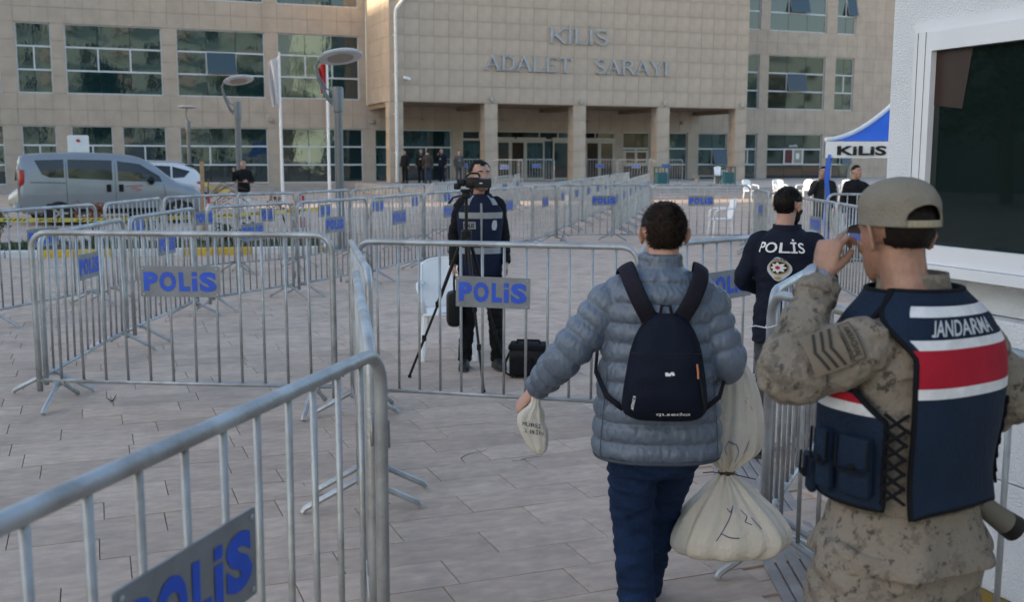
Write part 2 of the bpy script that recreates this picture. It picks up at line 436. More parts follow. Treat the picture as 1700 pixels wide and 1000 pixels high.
for (x0, x1, c_) in ((1.42, 2.02, (.10, .012, .012)), (2.12, 2.78, (.30, .26, .19))):
    h = MB(); h.bx(x0, x1, .06, .09, 1.07, 1.95); h.build('hatch_panel', M('hatch%.1f' % x0, c_, .6), wn)
h = MB()
for q in ((1.32, 1.42, 1.0, 2.03), (2.02, 2.12, 1.0, 2.03), (2.78, 2.88, 1.0, 2.03), (1.42, 2.02, 1.95, 2.03), (1.42, 2.02, 1.0, 1.07), (2.12, 2.78, 1.95, 2.03), (2.12, 2.78, 1.0, 1.07)): h.bx(q[0], q[1], .04, .098, q[2], q[3])
h.build('hatch_frame', m_frame, wn)
h = MB(); text_on(h, 'KANTİN', lambda u, v: (2.1+u, .085, 2.2+v), .62, .13, .02); h.build('lettering', m_white, wn)
h = MB(); h.bx(2.3, 2.55, .03, .058, 1.35, 1.72); h.build('notice', m_white, wn)
window(GRR[2][0], GRR[2][1], G0, G1, 2, opens={(1, 1): 16})
for i, (a, b, c) in enumerate(UPR):
    window(a, b, S0, S1, c, opens={(1, 1): 13} if i == 1 else {}, glass=paned_me if i == 1 else None)
    window(a, b, T0, T1, c, opens={(1, 1): 15} if i >= 1 else {})
# entrance porch: back wall windows and doors
window(.9, 5.43, G0, G1, 3); solid(5.43, 6.05, G0, G1, nr=4)
window(16.54, 18.4, G0, G1, 2, glass=paned_me); solid(15.98, 16.54, G0, G1, nr=4); solid(18.4, 19.8, G0, G1, nr=4)
window(19.8, 21.1, G0, G1, 1); solid(21.1, 21.9, G0, G1, nr=4); window(21.9, 24.0, G0, G1, 2, opens={(1, 1): 20}); 
ac = MB(); ac.cbox((17.4, .02, 1.75), (1.75, .12, .95), .02)
o = ac.build('hatch_frame', m_beige, bl)
for x in (17.02, 17.82): q = MB(); q.bx(x-.3, x+.3, -.062, -.04, 1.45, 2.1); q.build('pane', m_glassd, o)
ent = empty('entrance_glazing', (6.05, 0, FL)); ent.parent = bl
fr = MB(); W_ = 9.93
fr.bx(0, .07, .02, .14, 0, 2.88); fr.bx(W_-.07, W_, .02, .14, 0, 2.88); fr.bx(.07, W_-.07, .02, .14, 2.80, 2.88)
fr.bx(.07, W_-.07, .03, .13, 2.30, 2.42)
for x in (1.1, 2.1, 4.9, 6.1, 7.0, 8.6): fr.bx(x-.035, x+.035, .03, .12, 2.42, 2.80)
fr.build('frame', m_beige, ent)
for (x0, x1) in ((.1, 1.1), (1.14, 2.1), (5.25, 5.72)): q = MB(); q.bx(x0, x1, .07, .085, .02, 2.3); q.build('pane', m_glass, ent)
for i, (x0, x1) in enumerate(((.1, 1.06), (1.14, 2.06), (2.14, 4.86), (4.94, 6.06), (6.14, 6.96), (7.04, 8.56), (8.64, 9.83))):
    q = MB(); q.bx(x0, x1, .07, .085, 2.43, 2.79); q.build('pane', m_glassd, ent)
def doorleaf(x0, x1, gm, y=.0):
    d = MB()
    d.bx(x0, x0+.09, y-.03, y+.03, 0, 2.30); d.bx(x1-.09, x1, y-.03, y+.03, 0, 2.30); d.bx(x0+.09, x1-.09, y-.03, y+.03, 2.2, 2.3); d.bx(x0+.09, x1-.09, y-.03, y+.03, 0, .12)
    o = d.build('door', m_beige, ent); q = MB(); q.bx(x0+.09, x1-.09, y-.006, y+.006, .12, 2.2); q.build('pane', gm, o)
m_warmglass = M('lobby_glass', (.055, .042, .03), .06, 0, .3, .7, spec=.6)
doorleaf(2.16, 3.0, m_warmglass); doorleaf(3.02, 3.95, m_warmglass, -.01); doorleaf(3.97, 5.2, m_glass)
doorleaf(5.75, 6.95, m_glassd, -.02); doorleaf(6.98, 7.9, m_warmglass); doorleaf(7.92, 8.85, m_warmglass, -.01); doorleaf(8.87, 9.85, m_glassd)
q = MB(); q.bx(2.1, 5.25, -.12, .02, 2.31, 2.5); q.bx(5.7, 9.88, -.12, .02, 2.31, 2.5); q.build('door_header', m_beige, ent)
q = MB(); q.ell((3.3, -.13, 2.45), (.07, .05, .045), 10); q.build('door_sensor', m_black, ent)
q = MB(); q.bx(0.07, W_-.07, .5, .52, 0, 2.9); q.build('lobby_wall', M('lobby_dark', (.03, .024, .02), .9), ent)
# projecting upper block
core.bx(.48, 22.07, -4.92, .0, 4.68, 15.5)
fw_ = MB(); fw_.bx(.5, 22.0, -4.921, -4.9, 4.7, 15.45); front = fw_.build('front_wall', m_grout, bl)
tiles(.45, 22.1, 4.65, 13.1, 4.95, front, 27, 10)
tiles(.45, 22.1, 13.1, 15.5, 4.95, None, 27, 3)
tiles(0, 4.95, 4.65, 15.5, 0, None, 6, 13, side=.45)
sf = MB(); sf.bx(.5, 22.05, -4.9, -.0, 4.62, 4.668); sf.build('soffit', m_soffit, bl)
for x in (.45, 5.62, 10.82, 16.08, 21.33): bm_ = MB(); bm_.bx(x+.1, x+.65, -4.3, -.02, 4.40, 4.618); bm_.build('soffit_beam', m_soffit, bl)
for i, (a, b) in enumerate(((.42, 1.15), (5.66, 6.39), (10.88, 11.63), (16.14, 16.92), (21.36, 22.10))):
    c = MB(); c.bx(a+.03, b-.03, -4.92, -4.2, FL-.3, 4.64); cl = c.build('column', m_grout, bl)
    for j in range(5):
        z0 = FL+(4.645-FL)*j/5; z1 = FL+(4.645-FL)*(j+1)/5; zc = (z0+z1)/2; h_ = z1-z0-.022
        link('tile', tile_me, cl, ((a+b)/2, -4.935, zc), None, (b-a-.01, .03, h_))
        link('tile', tile_me, cl, (a+.012, -4.555, zc), None, (.03, .72, h_))
        link('tile', tile_me, cl, (b-.012, -4.555, zc), None, (.03, .72, h_))
    wl = MB(); wl.lathe([(.05, 0), (.085, .02), (.085, .2), (.05, .3), (.02, .32)], 12, ((a+b)/2, -5.06, 4.72)); wl.bx((a+b)/2-.03, (a+b)/2+.03, -5.0, -4.94, 4.8, 4.9)
    wl.build('wall_lamp', M('lamp_grey', (.32, .32, .31), .4, .4), bl, smooth='auto')
core.build('wall', m_grout, bl)
tag(clad.build('cladding_tiles', m_wall, bl), kind='stuff')
for t_ in (-4.85, .75): # round lamps under the first-floor band
    wl = MB(); wl.tube([(t_, -.02, 3.95), (t_, -.12, 3.98), (t_, -.14, 3.85)], .02); wl.lathe([(.03, .1), (.16, 0), (.17, -.05), (.05, -.07)], 14, (t_, -.14, 3.76)); wl.build('wall_lamp', MATS['lamp_grey'], bl, smooth='auto')
for t_ in (3.7, 8.6, 14.1, 20.7): wl = MB(); wl.cbox((t_, -.06, 3.95), (.22, .12, .16), .03); wl.build('wall_lamp', MATS['lamp_grey'], bl)
# downpipe on the corner column
dp = MB(); dp.tube([(3.2, -5.08, 13.0), (1.5, -5.08, 10.2), (.80, -5.08, 9.30), (.76, -5.08, 9.1), (.76, -5.08, .5)], .085, 10)
dp = dp.build('downpipe', M('pipe_white', (.66, .65, .62), .45), bl, smooth='auto')
for z in (2, 4, 6, 8): q = MB(); q.bx(.64, .88, -5.0, -4.94, z-.03, z+.03); q.build('bracket', m_white, dp)
cm = MB(); cm.tube([(1.35, -4.95, 5.85), (1.35, -5.15, 5.85)], .03); cm.box((1.3, -5.22, 5.82), (.36, .13, .13), Matrix.Rotation(R(14), 3, 'Y')); cm.build('security_camera', m_white, bl)
# raised metal letters with serifs
def serif_word(word, h, x0, x1, zc):
    G = {'K': ([(.15, 0, .15, 1, .17), (.2, .42, .72, 1, .09), (.34, .55, .78, 0, .16)], [(.15, 0), (.15, 1), (.72, 1), (.76, 0)], .86),
         'İ': ([(.15, 0, .15, 1, .17)], [(.15, 0), (.15, 1)], .30), 'I': ([(.15, 0, .15, 1, .17)], [(.15, 0), (.15, 1)], .30),
         'L': ([(.15, 0, .15, 1, .17), (.15, .04, .66, .04, .08), (.66, 0, .66, .24, .06)], [(.15, 0), (.15, 1)], .72),
         'A': ([(.08, 0, .40, 1, .09), (.40, 1, .76, 0, .17), (.2, .35, .6, .35, .07)], [(.08, 0), (.76, 0)], .86),
         'D': ([(.15, 0, .15, 1, .17), (.15, .96, .45, .96, .08), (.15, .04, .45, .04, .08), (.45, .97, .68, .75, .12), (.68, .78, .68, .22, .17), (.68, .25, .45, .03, .12)], [(.15, 0), (.15, 1)], .84),
         'E': ([(.15, 0, .15, 1, .17), (.15, .96, .62, .96, .08), (.15, .52, .5, .52, .07), (.15, .04, .64, .04, .08), (.62, 1, .62, .8, .06), (.64, 0, .64, .22, .06)], [(.15, 0), (.15, 1)], .74),
         'T': ([(.38, 0, .38, 1, .17), (.04, .96, .72, .96, .08), (.05, 1, .05, .78, .06), (.71, 1, .71, .78, .06)], [(.38, 0)], .78),
         'R': ([(.15, 0, .15, 1, .17), (.15, .96, .5, .96, .08), (.15, .5, .5, .5, .08), (.5, .97, .62, .84, .12), (.62, .86, .62, .62, .16), (.62, .64, .5, .49, .12), (.42, .5, .76, 0, .15)], [(.15, 0), (.15, 1), (.76, 0)], .86),
         'Y': ([(.4, 0, .4, .48, .17), (.38, .45, .08, 1, .16), (.42, .45, .74, 1, .09)], [(.4, 0), (.08, 1), (.74, 1)], .82),
         'S': ([(.58, .80, .52, .93, .09), (.53, .93, .32, .97, .09), (.34, .98, .15, .88, .11), (.15, .9, .12, .7, .13), (.12, .73, .26, .56, .15), (.22, .58, .50, .43, .17), (.46, .46, .60, .30, .15), (.60, .33, .56, .12, .13), (.57, .13, .4, .03, .11), (.42, .03, .2, .05, .09), (.22, .05, .1, .2, .09), (.1, .22, .1, 0, .05), (.6, .78, .6, 1, .05)], [], .72)}
    tot = sum(G[c][2] if c != ' ' else .62 for c in word); k = (x1-x0)/tot; x = x0
    for c in word:
        if c == ' ': x += .62*k; continue
        st, se, w = G[c]; b = MB()
        for n_, (a0, b0, a1, b1, wd) in enumerate(st):
            p = Vector((x+a0*k, 0, zc-h/2+b0*h)); q = Vector((x+a1*k, 0, zc-h/2+b1*h)); d = q-p
            an = math.atan2(d.z, d.x); b.box(((p.x+q.x)/2, -5.02-.0015*n_, (p.z+q.z)/2), (d.length, .1, wd*h*.92), Matrix.Rotation(-an, 3, 'Y'))
        for (a, bb) in se: b.box((x+a*k, -5.022, zc-h/2+(bb*.96+.02)*h), (.30*h, .102, .05*h))
        if c == 'İ': b.box((x+.15*k, -5.02, zc+h*.68), (.16*h, .1, .16*h))
        b.build('letter', M('letter_metal', (.38, .40, .425), .5, .2, .12, 3), front)
        x += w*k
serif_word('KİLİS', .80, 9.3, 12.95, 8.34); serif_word('ADALET  SARAYI', .78, 5.62, 16.75, 6.78)

# platform and steps before the entrance
pf = empty('entrance_platform', P0, ANG); tag(pf, 'pale stone platform and steps before the courthouse entrance', kind='structure')
b_ = MB(); b_.bx(-1.0, 41., -17.6, -.03, -.1, FL); b_.build('platform', m_conc, pf)
for i in range(3):
    b_ = MB(); b_.bx(4.5, 41., -17.6-.36*(i+1), -17.6-.36*i-.002, -.1, FL-.1125*(i+1)); b_.build('step', m_conc, pf)
b_ = MB(); b_.bx(-26., -1.02, -3.0, -.03, -.1, .18); b_.build('footway', m_conc, pf)

# ------------------------------------------------------------------ blocks of flats out of view, added for plaza shade and window reflections
def flats(name, x, y, rz, w, d, h, label, wallc, nx, nz, side=1, bal=True):
    e = empty(name, (x, y, 0), rz, label, 'building')
    b = MB(); b.bx(-w/2, w/2, -d/2, d/2, 0, h); b.build('wall', M('flat_wall_'+name, wallc, .8, 0, .06, .4), e)
    b = MB(); b.bx(-w/2-.4, w/2+.4, -d/2-.4, d/2+.4, h, h+.35); b.build('roof', m_conc, e)
    wm = MB().box((0, 0, 0), (1.7, .12, 1.5)).mesh('window', m_glassd); bm2 = MB(); bm2.bx(-1.6, 1.6, 0, 1.2, -.1, 0); bm2.bx(-1.6, 1.6, 1.12, 1.2, 0, 1.0)
    bm2 = bm2.mesh('balcony', M('balcony_white', (.55, .56, .54), .7))
    for i in range(nx):
        for j in range(nz):
            xx = -w/2+w*(i+.5)/nx; zz = h*(j+.55)/nz
            link('window', wm, e, (xx, side*d/2, zz))
            if bal and i % 2 == 0 and j > 0: link('balcony', bm2, e, (xx, d/2, zz-.8))
    return e
flats('apartment_block', 21., -36., R(36), 36, 14, 27, 'pale rendered apartment block behind the photographer, mirrored in the courthouse windows', (.42, .60, .58), 9, 8)
SA = SUN_AZ; SW_ = Vector((SA.y, -SA.x, 0))
flats('apartment_block', 76., -38., R(14), 46, 14, 26, 'second pale apartment block added behind the trees to hide bright sky from the windows', (.47, .45, .40), 8, 7)  # added out of view to hide bright sky from window reflections
flats('apartment_block', 150., -8., R(40), 60, 14, 24, 'third apartment block added far to the right to hide bright sky from the windows', (.45, .42, .38), 8, 6)  # also added, covering the sky mirrored farther right
flats('reflection_blocker', -54., 25., R(-90), 26, 8, 10, 'unseen dark house added off the left edge to darken the kiosk window reflection', (.10, .11, .09), 5, 3, 1, False)  # added out of view so the kiosk glass mirrors dark, not bright sky
def along(p, dist): return SA*dist+SW_*p
for nm, p0, p1, dist, h, lab in (('shade_block', -18, 37.8, 62, 34, 'unseen tall block of flats added west of the plaza to shade the barriers'), ('shade_block', 41.2, 61.5, 70, 30, 'unseen block of flats added to the west to keep sun off the courthouse front')):
    c = along((p0+p1)/2, dist); flats('apartment_block', c.x, c.y, math.atan2(SW_.y, SW_.x)+PI, p1-p0, 12, h, lab, (.46, .42, .37), 6, 6, 1, False)  # added out of view as sun blockers, leaving a gap for one strip
# ------------------------------------------------------------------ trees
def leafcloud(mb, c, r, n, s, rg):
    for _ in range(n):
        d = Vector((rg.gauss(0, 1), rg.gauss(0, 1), rg.gauss(0, 1))).normalized()*(rg.random()**.45)
        p = Vector(c)+Vector((d.x*r[0], d.y*r[1], d.z*r[2])); a = Vector((rg.gauss(0, 1), rg.gauss(0, 1), rg.gauss(0, .6))).normalized(); b = a.orthogonal().normalized()
        k = s*rg.uniform(.6, 1.3); mb.add([p-a*k, p+b*k*.45, p+a*k, p-b*k*.45], [(0, 1, 2, 3)])
m_leaf = M('leaf_green', (.045, .075, .03), .6, 0, .4, 3, rand=.1); m_bark = M('bark', (.09, .065, .045), .9, 0, .3, 12, .4, 30)
def tree(x, y, h, r, label, seed):
    rg = random.Random(seed); e = empty('broadleaf_tree', (x, y, 0), 0, label, 'tree', 'plane trees round the plaza')
    t = MB(); t.tube([(0, 0, 0), (.1, .05, h*.3), (.0, .1, h*.6), (.1, 0, h*.85)], [.28, .22, .15, .05], 8)
    for k in range(6):
        a = rg.random()*6.3; t.tube([(0, .05, h*(.35+.06*k)), (math.cos(a)*r*.5, math.sin(a)*r*.5, h*(.5+.06*k)), (math.cos(a)*r*.8, math.sin(a)*r*.8, h*(.58+.06*k))], [.1, .07, .03], 6)
    t.build('trunk', m_bark, e); c = MB()
    for k in range(20):
        a = rg.random()*6.3; q = rg.random()**.5*r*.75; leafcloud(c, (math.cos(a)*q, math.sin(a)*q, h*rg.uniform(.30, .95)), (r*.38, r*.38, r*.34), 200, .26, rg)
    c.build('crown', m_leaf, e)
BEH = [(37, -22, 15, 6, 'dark leafy tree nearest the corner of the first apartment block'), (48, -17, 16, 6.5, 'dark leafy tree second from the first apartment block'), (60, -13, 16, 6.5, 'dark leafy tree in the middle of the row behind the photographer'), (73, -8, 16, 7, 'dark leafy tree before the second apartment block'), (88, 0, 15, 7, 'dark leafy tree fifth in the row behind the photographer'), (105, 9, 15, 7, 'dark leafy tree at the far right end of the row'), (8, -14, 12, 4.5, 'dark leafy tree before the left half of the first apartment block'), (25, -12, 13, 5, 'dark leafy tree before the right half of the first apartment block'), (45, -9, 13, 6, 'dark leafy tree standing forward of the row behind the photographer'), (58, -2, 14, 6.5, 'dark leafy tree standing forward near the middle of the row')]  # the pair before the first block is added to darken its mirror image
for i, q in enumerate(BEH): tree(*q, 20+i)
for i, (x, y) in enumerate(((-36, 7), (-40, 13.5), (-37, 20))): tree(x, y, 11, 4.6, ('unseen leafy tree added off the left edge to darken the kiosk glass, nearest the flats', 'unseen leafy tree added off the left edge to darken the kiosk glass, middle of three', 'unseen leafy tree added off the left edge to darken the kiosk glass, nearest the parked cars')[i], 40+i)  # added out of view to darken the kiosk glass and block sun glow

# ------------------------------------------------------------------ planting bed and painted kerb
KA, KB = Vector((-13.2, 17.9, 0)), Vector((-3.55, 19.95, 0)); kd = (KB-KA).normalized(); kang = math.atan2(kd.y, kd.x)
kerb = empty('kerb', KA, kang); tag(kerb, 'kerb painted in yellow and white lengths along the planting bed', kind='structure')
x = 0.; i = 0; Lk = (KB-KA).length
while x < Lk-.1:
    w = min(1.22, Lk-x); col_ = (m_yellow, m_kwhite)[i % 2]
    for k in range(2):
        b_ = MB(); b_.cbox((x+w*(k+.5)/2, .07, .06), (w/2-.012, .14, .15), .018); b_.build('kerb_stone', col_, kerb)
    x += w; i += 1
for k in range(4): b_ = MB(); b_.cbox((Lk+.07, .5+.72*k, .06), (.14, .70, .15), .018); b_.build('kerb_stone', (m_yellow, m_kwhite)[(k//2+i) % 2], kerb)
bed = MB(); bed.grid(lambda u, v: (u*Lk, .14+v*2.7, .07+.04*mnoise.noise(Vector((u*20, v*6, 1)))), 60, 12); tag(bed.build('planting_bed', m_soil, None, KA, (0, 0, kang)), 'bare soil planting bed behind the painted kerb', kind='structure')
rg = random.Random(3); gcv = MB()
for _ in range(2600):
    u = rg.random()*Lk; v = .2+rg.random()**1.6*2.4
    if mnoise.noise(Vector((u*.7, v*.9, 4))) < -.08: continue
    h = rg.uniform(.06, .24); a = rg.random()*6.3; w = .018; lx, ly = rg.gauss(0, .06), rg.gauss(0, .06)
    gcv.add([(u-w*math.cos(a), v-w*math.sin(a), .06), (u+w*math.cos(a), v+w*math.sin(a), .06), (u+lx+w*.6, v+ly, .06+h*.7), (u+lx*1.6, v+ly*1.6, .06+h)], [(0, 1, 2, 3)])
tag(gcv.build('ground_cover', M('low_green', (.05, .085, .028), .7, 0, .4, 4), None, KA, (0, 0, kang)), 'low green ground cover in the planting bed', kind='stuff')
def shrub(u, v, h, r, mat, label, n=160, s=.05):
    p = KA+kd*u+Vector((-kd.y, kd.x, 0))*v; e = empty('shrub', (p.x, p.y, .06), 0, label, 'shrub')
    t = MB(); c = MB()
    for k in range(7):
        a = rg.random()*6.3; q = (math.cos(a)*r*rg.uniform(.3, 1), math.sin(a)*r*rg.uniform(.3, 1), h*rg.uniform(.6, 1)); t.tube([(0, 0, 0), (q[0]*.4, q[1]*.4, q[2]*.5), q], [.012, .009, .004], 5)
        leafcloud(c, (q[0], q[1], q[2]*.9), (r*.4, r*.4, h*.22), n//7, s, rg)
    t.build('stem', m_bark, e); c.build('foliage', mat, e)
m_rust = M('rusty_leaf', (.20, .075, .03), .7, 0, .4, 5)
shrub(3.9, 1.0, .75, .22, m_leaf, 'thin green shrub standing in the bed behind the second yellow kerb length'); shrub(6.5, .9, .55, .28, m_leaf, 'low green shrub in the bed left of the striped post')
shrub(9.25, 1.3, .95, .4, m_rust, 'rusty brown dry shrub between striped post and lamp'); shrub(8.2, .7, .5, .4, m_leaf, 'bushy green shrub at the yellow end of the kerb', 300); shrub(5.4, 2.2, .8, .3, m_rust, 'reddish dry shrub at the back of the bed by the van')
# young tree with wooden stake, and the dry branches beside it
e = empty('staked_sapling', (-7.15, 24.6, 0), 0, 'leafless sapling tied to a wooden stake right of the van', 'sapling')
b_ = MB(); b_.box((0, 0, .85), (.075, .075, 1.7)); b_.build('stake', M('raw_wood', (.36, .22, .12), .8, 0, .2, 10), e)
b_ = MB()
for k in range(9):
    a = rg.uniform(-.6, .9); L_ = rg.uniform(.5, 1.5); z0 = rg.uniform(.3, .9)
    b_.tube([(.1, .05, z0), (.1+L_*.5, .05+.2*a, z0+.35), (.1+L_, .05+.4*a, z0+.1+.25*a)], [.014, .01, .004], 5)
b_.tube([(.1, .05, 0), (.12, .05, 1.3)], [.03, .015], 6); b_.build('branch', M('dry_twig', (.17, .09, .05), .9), e)
# weed in a paving joint
e = empty('weed', (-2.98, 7.72, 0), 0, 'small weed sprouting between slabs before the frontal left barrier', 'weed')
b_ = MB()
for k in range(14):
    a = rg.random()*6.3; h = rg.uniform(.02, .065); w = .003; b_.add([(-w, 0, 0), (w, 0, 0), (math.cos(a)*.03+w, math.sin(a)*.03, h*.7), (math.cos(a)*.04, math.sin(a)*.04, h)], [(0, 1, 2, 3)])
b_.build('leaf', m_leaf, e)
# striped posts
def striped_post(x, y, h, label):
    e = empty('striped_post', (x, y, 0), 0, label, 'post', 'red and white posts in the planting bed')
    n = 5
    for k in range(n):
        b_ = MB(); b_.lathe([(.045, h*k/n), (.045, h*(k+1)/n-.001)], 10); b_.build('band', (M('post_red', (.35, .03, .03), .5), m_kwhite)[k % 2], e)
striped_post(-4.15, 21.0, 1.05, 'red and white striped post right beside the grey lamp post'); striped_post(-6.55, 23.0, 1.0, 'red and white striped post behind the bed near the staked sapling')
# police tape
def tape(p, q, sag, w, label, n=24, text=True):
    p, q = Vector(p), Vector(q); d = q-p; e = MB(); ht = d.normalized()
    def pt(u, v): 
        tw = .25*math.sin(u*9); c = p+d*u+Vector((0, 0, -sag*4*u*(1-u))); return c+Vector((-ht.y*math.sin(tw)*v, ht.x*math.sin(tw)*v, math.cos(tw)*v))
    e.grid(lambda u, v: pt(u, (v-.5)*w), n*3, 1)
    if text:
        k = 0; L_ = d.length; u = .35
        while u < L_-.3:
            text_on(e, ('POLİS', '/////')[k % 2], lambda a, b, u0=u: pt((u0+a)/L_, b)+Vector((0, -.004, 0)), .42, w*.55, .02, mi=1); u += .62; k += 1
    o = e.build('police_tape', [M('tape_yellow', (.46, .37, .05), .45), m_black]); tag(o, label, 'tape'); return o
tape((-9.9, 18.9, .70), (-3.45, 20.35, .84), .10, .075, 'yellow police tape strung low in front of the van'); tape((-8.6, 29.5, 1.12), (-6.86, 25.9, .98), .08, .09, 'yellow police tape running behind the bonnet of the van towards the lamp', 10, False)

# ------------------------------------------------------------------ lamp posts, flags, sign
def lamp(x, y, h, rz, label, straight=False):
    e = empty('street_lamp', (x, y, 0), rz, label, 'street lamp', 'disc headed street lamps')
    b_ = MB(); b_.lathe([(.13, 0), (.13, .03), (.085, .04), (.085, h*.72), (.11, h*.721), (.11, h*.84), (.09, h*.85)], 14); b_.build('pole', m_grey_metal, e, smooth='auto')
    b_ = MB(); b_.lathe([(.16, 0), (.16, .02), (.1, .05)], 14); b_.build('base_plate', m_grey_metal, e)
    a = MB()
    if straight: a.tube([(0, 0, h*.84), (-.1, 0, h*.93), (-.02, 0, h)], .03, 8)
    else:
        a.tube([(0, 0, h*.74), (-.2, 0, h*.79), (-.36, 0, h*.88), (-.42, 0, h*.955), (-.36, 0, h*.985)], [.05, .04, .035, .03, .03], 8)
        a.tube([(-.09, 0, h*.82), (-.22, 0, h*.84), (-.34, 0, h*.9)], .014, 6)
    a.build('arm', m_grey_metal, e, smooth='auto')
    tl = Matrix.Rotation(R(-3 if straight else -12), 3, 'X') @ Matrix.Rotation(R(0 if straight else -9), 3, 'Y'); cx = 0 if straight else .06
    d = MB(); d.lathe([(.10, .05), (.40, .03), (.44, .0), (.42, -.03), (.25, -.035)], 28, (cx, 0, h+.02), tl); d = d.build('head', M('lamp_white', (.55, .56, .57), .4), e, smooth='auto')
    r_ = MB(); r_.lathe([(.26, -.034), (.25, -.048), (.05, -.05)], 24, (cx, 0, h+.02), tl); r_.build('diffuser', M('lamp_diffuser', (.30, .26, .22), .5), d)
lamp(-3.4, 21.0, 3.72, R(0), 'tall grey street lamp with a tilted white disc, right of the flags'); lamp(-8.05, 31.5, 4.0, R(8), 'street lamp with tilted disc beside the person in black'); lamp(-15.1, 50., 4.05, 0, 'farthest street lamp with a level disc, behind the white car', True)
def flag(x, y, h, col_, label, fl, fw):
    e = empty('flagpole', (x, y, 0), R(0), label, 'flagpole'); b_ = MB(); b_.tube([(0, 0, 0), (-.01, 0, h*.5), (0, 0, h)], [.065, .055, .04], 10); b_.ell((0, 0, h+.03), (.05, .05, .05), 10); b_.build('pole', m_white, e, smooth='auto')
    f = MB(); f.grid(lambda u, v: (-.05-fw*u*(1-.5*v)-.03*v, .12*math.sin(u*9+v*3)*(.4+u), h-.12-fl*v-.18*u), 18, 20); f.build('flag', col_, e, smooth=True)
m_fr = M('flag_red', (.42, .012, .014), .7, 0, .1); m_fw = M('flag_white', (.62, .58, .58), .8, 0, .05)
flag(-9.05, 42., 5.75, m_fw, 'white flagpole with a limp white flag', 1.75, .42); flag(-7.2, 42., 5.55, m_fr, 'white flagpole with a limp red flag behind the lamp disc', 1.05, .30)
e = empty('sign_board', (-13.45, 33.2, 0), R(18), 'white rounded sign board with a red mark above the van roof', 'sign')
b_ = MB(); b_.prism(rrect(.62, .8, .06), lambda a, b, d: (a, d, 2.05+b), -.03, .03); bd = b_.build('board', m_white, e)
b_ = MB(); b_.tube([(0, .05, 0), (0, .05, 2.2)], .035); b_.build('post', m_grey_metal, e)
b_ = MB(); b_.add([(-.07, -.034, 2.28), (0, -.034, 2.22), (.08, -.034, 2.25), (.03, -.034, 2.33), (-.03, -.034, 2.33)], [(0, 1, 2, 3, 4)]); b_.build('mark', m_fr, bd)

# ------------------------------------------------------------------ bins, bench, plastic chairs
m_plast = M('white_plastic', (.78, .79, .80), .4, 0, .03)
def chair_proto(label):
    e = empty('plastic_chair', (0, 0, 0), 0, label, 'chair')
    s = MB(); s.grid(lambda u, v: (-.22+.44*u, -.22+.44*v, .43+.012*math.cos((u-.5)*5)-.02*(1-v)*0), 8, 8); s.grid(lambda u, v: (-.22+.44*u, -.22+.44*v, .41), 8, 8)
    s.tube([(-.22, -.22, .42), (.22, -.22, .42), (.22, .22, .42), (-.22, .22, .42)], .014, 6, closed=True); s.build('seat', m_plast, e, smooth=True)
    b = MB()
    def bk(u, v, o): return (-.23+.46*u*1.0+(0 if v < .8 else 0), -.21-.10*v-.05*math.sin(u*PI)+o, .44+.44*v-(.05*abs(2*u-1)**3)*(v > .9))
    b.grid(lambda u, v: bk(u, v, 0), 14, 10); b.grid(lambda u, v: bk(u, v, .012), 14, 10); b.tube([bk(0, k/8, .006) for k in range(9)]+[bk(k/8, 1, .006) for k in range(9)]+[bk(1, 1-k/8, .006) for k in range(9)], .012, 6)
    bo = b.build('backrest', m_plast, e, smooth=True)
    for k in range(5): q = MB(); q.box((0, -.275-.018*k, .53+.065*k), (.3, .006, .012)); q.build('slot', M('plastic_groove', (.42, .43, .43), .6), bo)
    for sx in (-1, 1):
        for sy in (-1, 1):
            l = MB(); l.tube([(sx*.20, sy*.19, .42), (sx*.235, sy*.235, .0)], [.028, .02], 6, flat=.7); l.build('leg', m_plast, e)
        a = MB(); a.tube([(sx*.225, -.26, .66), (sx*.26, -.1, .665), (sx*.262, .12, .65), (sx*.245, .19, .6), (sx*.215, .2, .42)], .017, 6, flat=1.6); a.build('armrest', m_plast, e, smooth=True)
    return e
ch0 = chair_proto('white plastic chair behind the cameraman on the plaza'); ch0.location = (-.585, 9.55, 0); ch0.rotation_euler = (0, 0, R(186)); 
CH = [(10.85, 55.6, FL, 200, 'white plastic chair up on the platform by the porch windows'), (10.0, 44.6, 0, 215, 'leftmost white plastic chair of the row at the steps'), (11.3, 44.9, 0, 190, 'white plastic chair second from left in the row at the steps'), (12.35, 45.2, 0, 120, 'white plastic chair turned sideways, just above the officer head'), (13.25, 45.6, 0, 195, 'white plastic chair third from the tent leg'), (14.15, 45.2, 0, 150, 'white plastic chair nearest the blue tent leg'), (6.5, 20.7, 0, 160, 'white plastic chair inside the tent beside the man in black'), (4.75, 24.2, 0, 95, 'white plastic chair alone behind the far barriers')]
for (x, y, z, a, lab) in CH:
    c = copy_tree(ch0); c.location = (x, y, z); c.rotation_euler = (0, 0, R(a)); c['label'] = lab; c['group'] = 'white plastic chairs'
ch0['group'] = 'white plastic chairs'
def bin_(x, y, rz, label):
    e = empty('litter_bin', (x, y, FL), rz, label, 'bin', 'teal metal litter bins'); e.scale = (.8, .8, .8); f = MB()
    for sx in (-1, 1):
        for sy in (-1, 1): f.box((sx*.36, sy*.24, .55), (.06, .06, 1.1))
    f.box((0, 0, 1.08), (.78, .54, .05)); f.build('frame', m_teal, e); b = MB(); b.cbox((0, 0, .42), (.62, .42, .7), .02); b.build('box', m_teal, e); b = MB(); b.lathe([(.05, .7), (.09, .78), (.06, .95), (.02, .98)], 10); b.build('ashtray', M('bin_orange', (.4, .2, .08), .6), e)
bin_(-1.9, 54.3, ANG, 'teal litter bin at the left porch column'); bin_(10.9, 53.9, ANG, 'teal litter bin beside the right porch column'); bin_(7.35, 52.6, ANG, 'narrow teal litter bin beside the middle porch column')
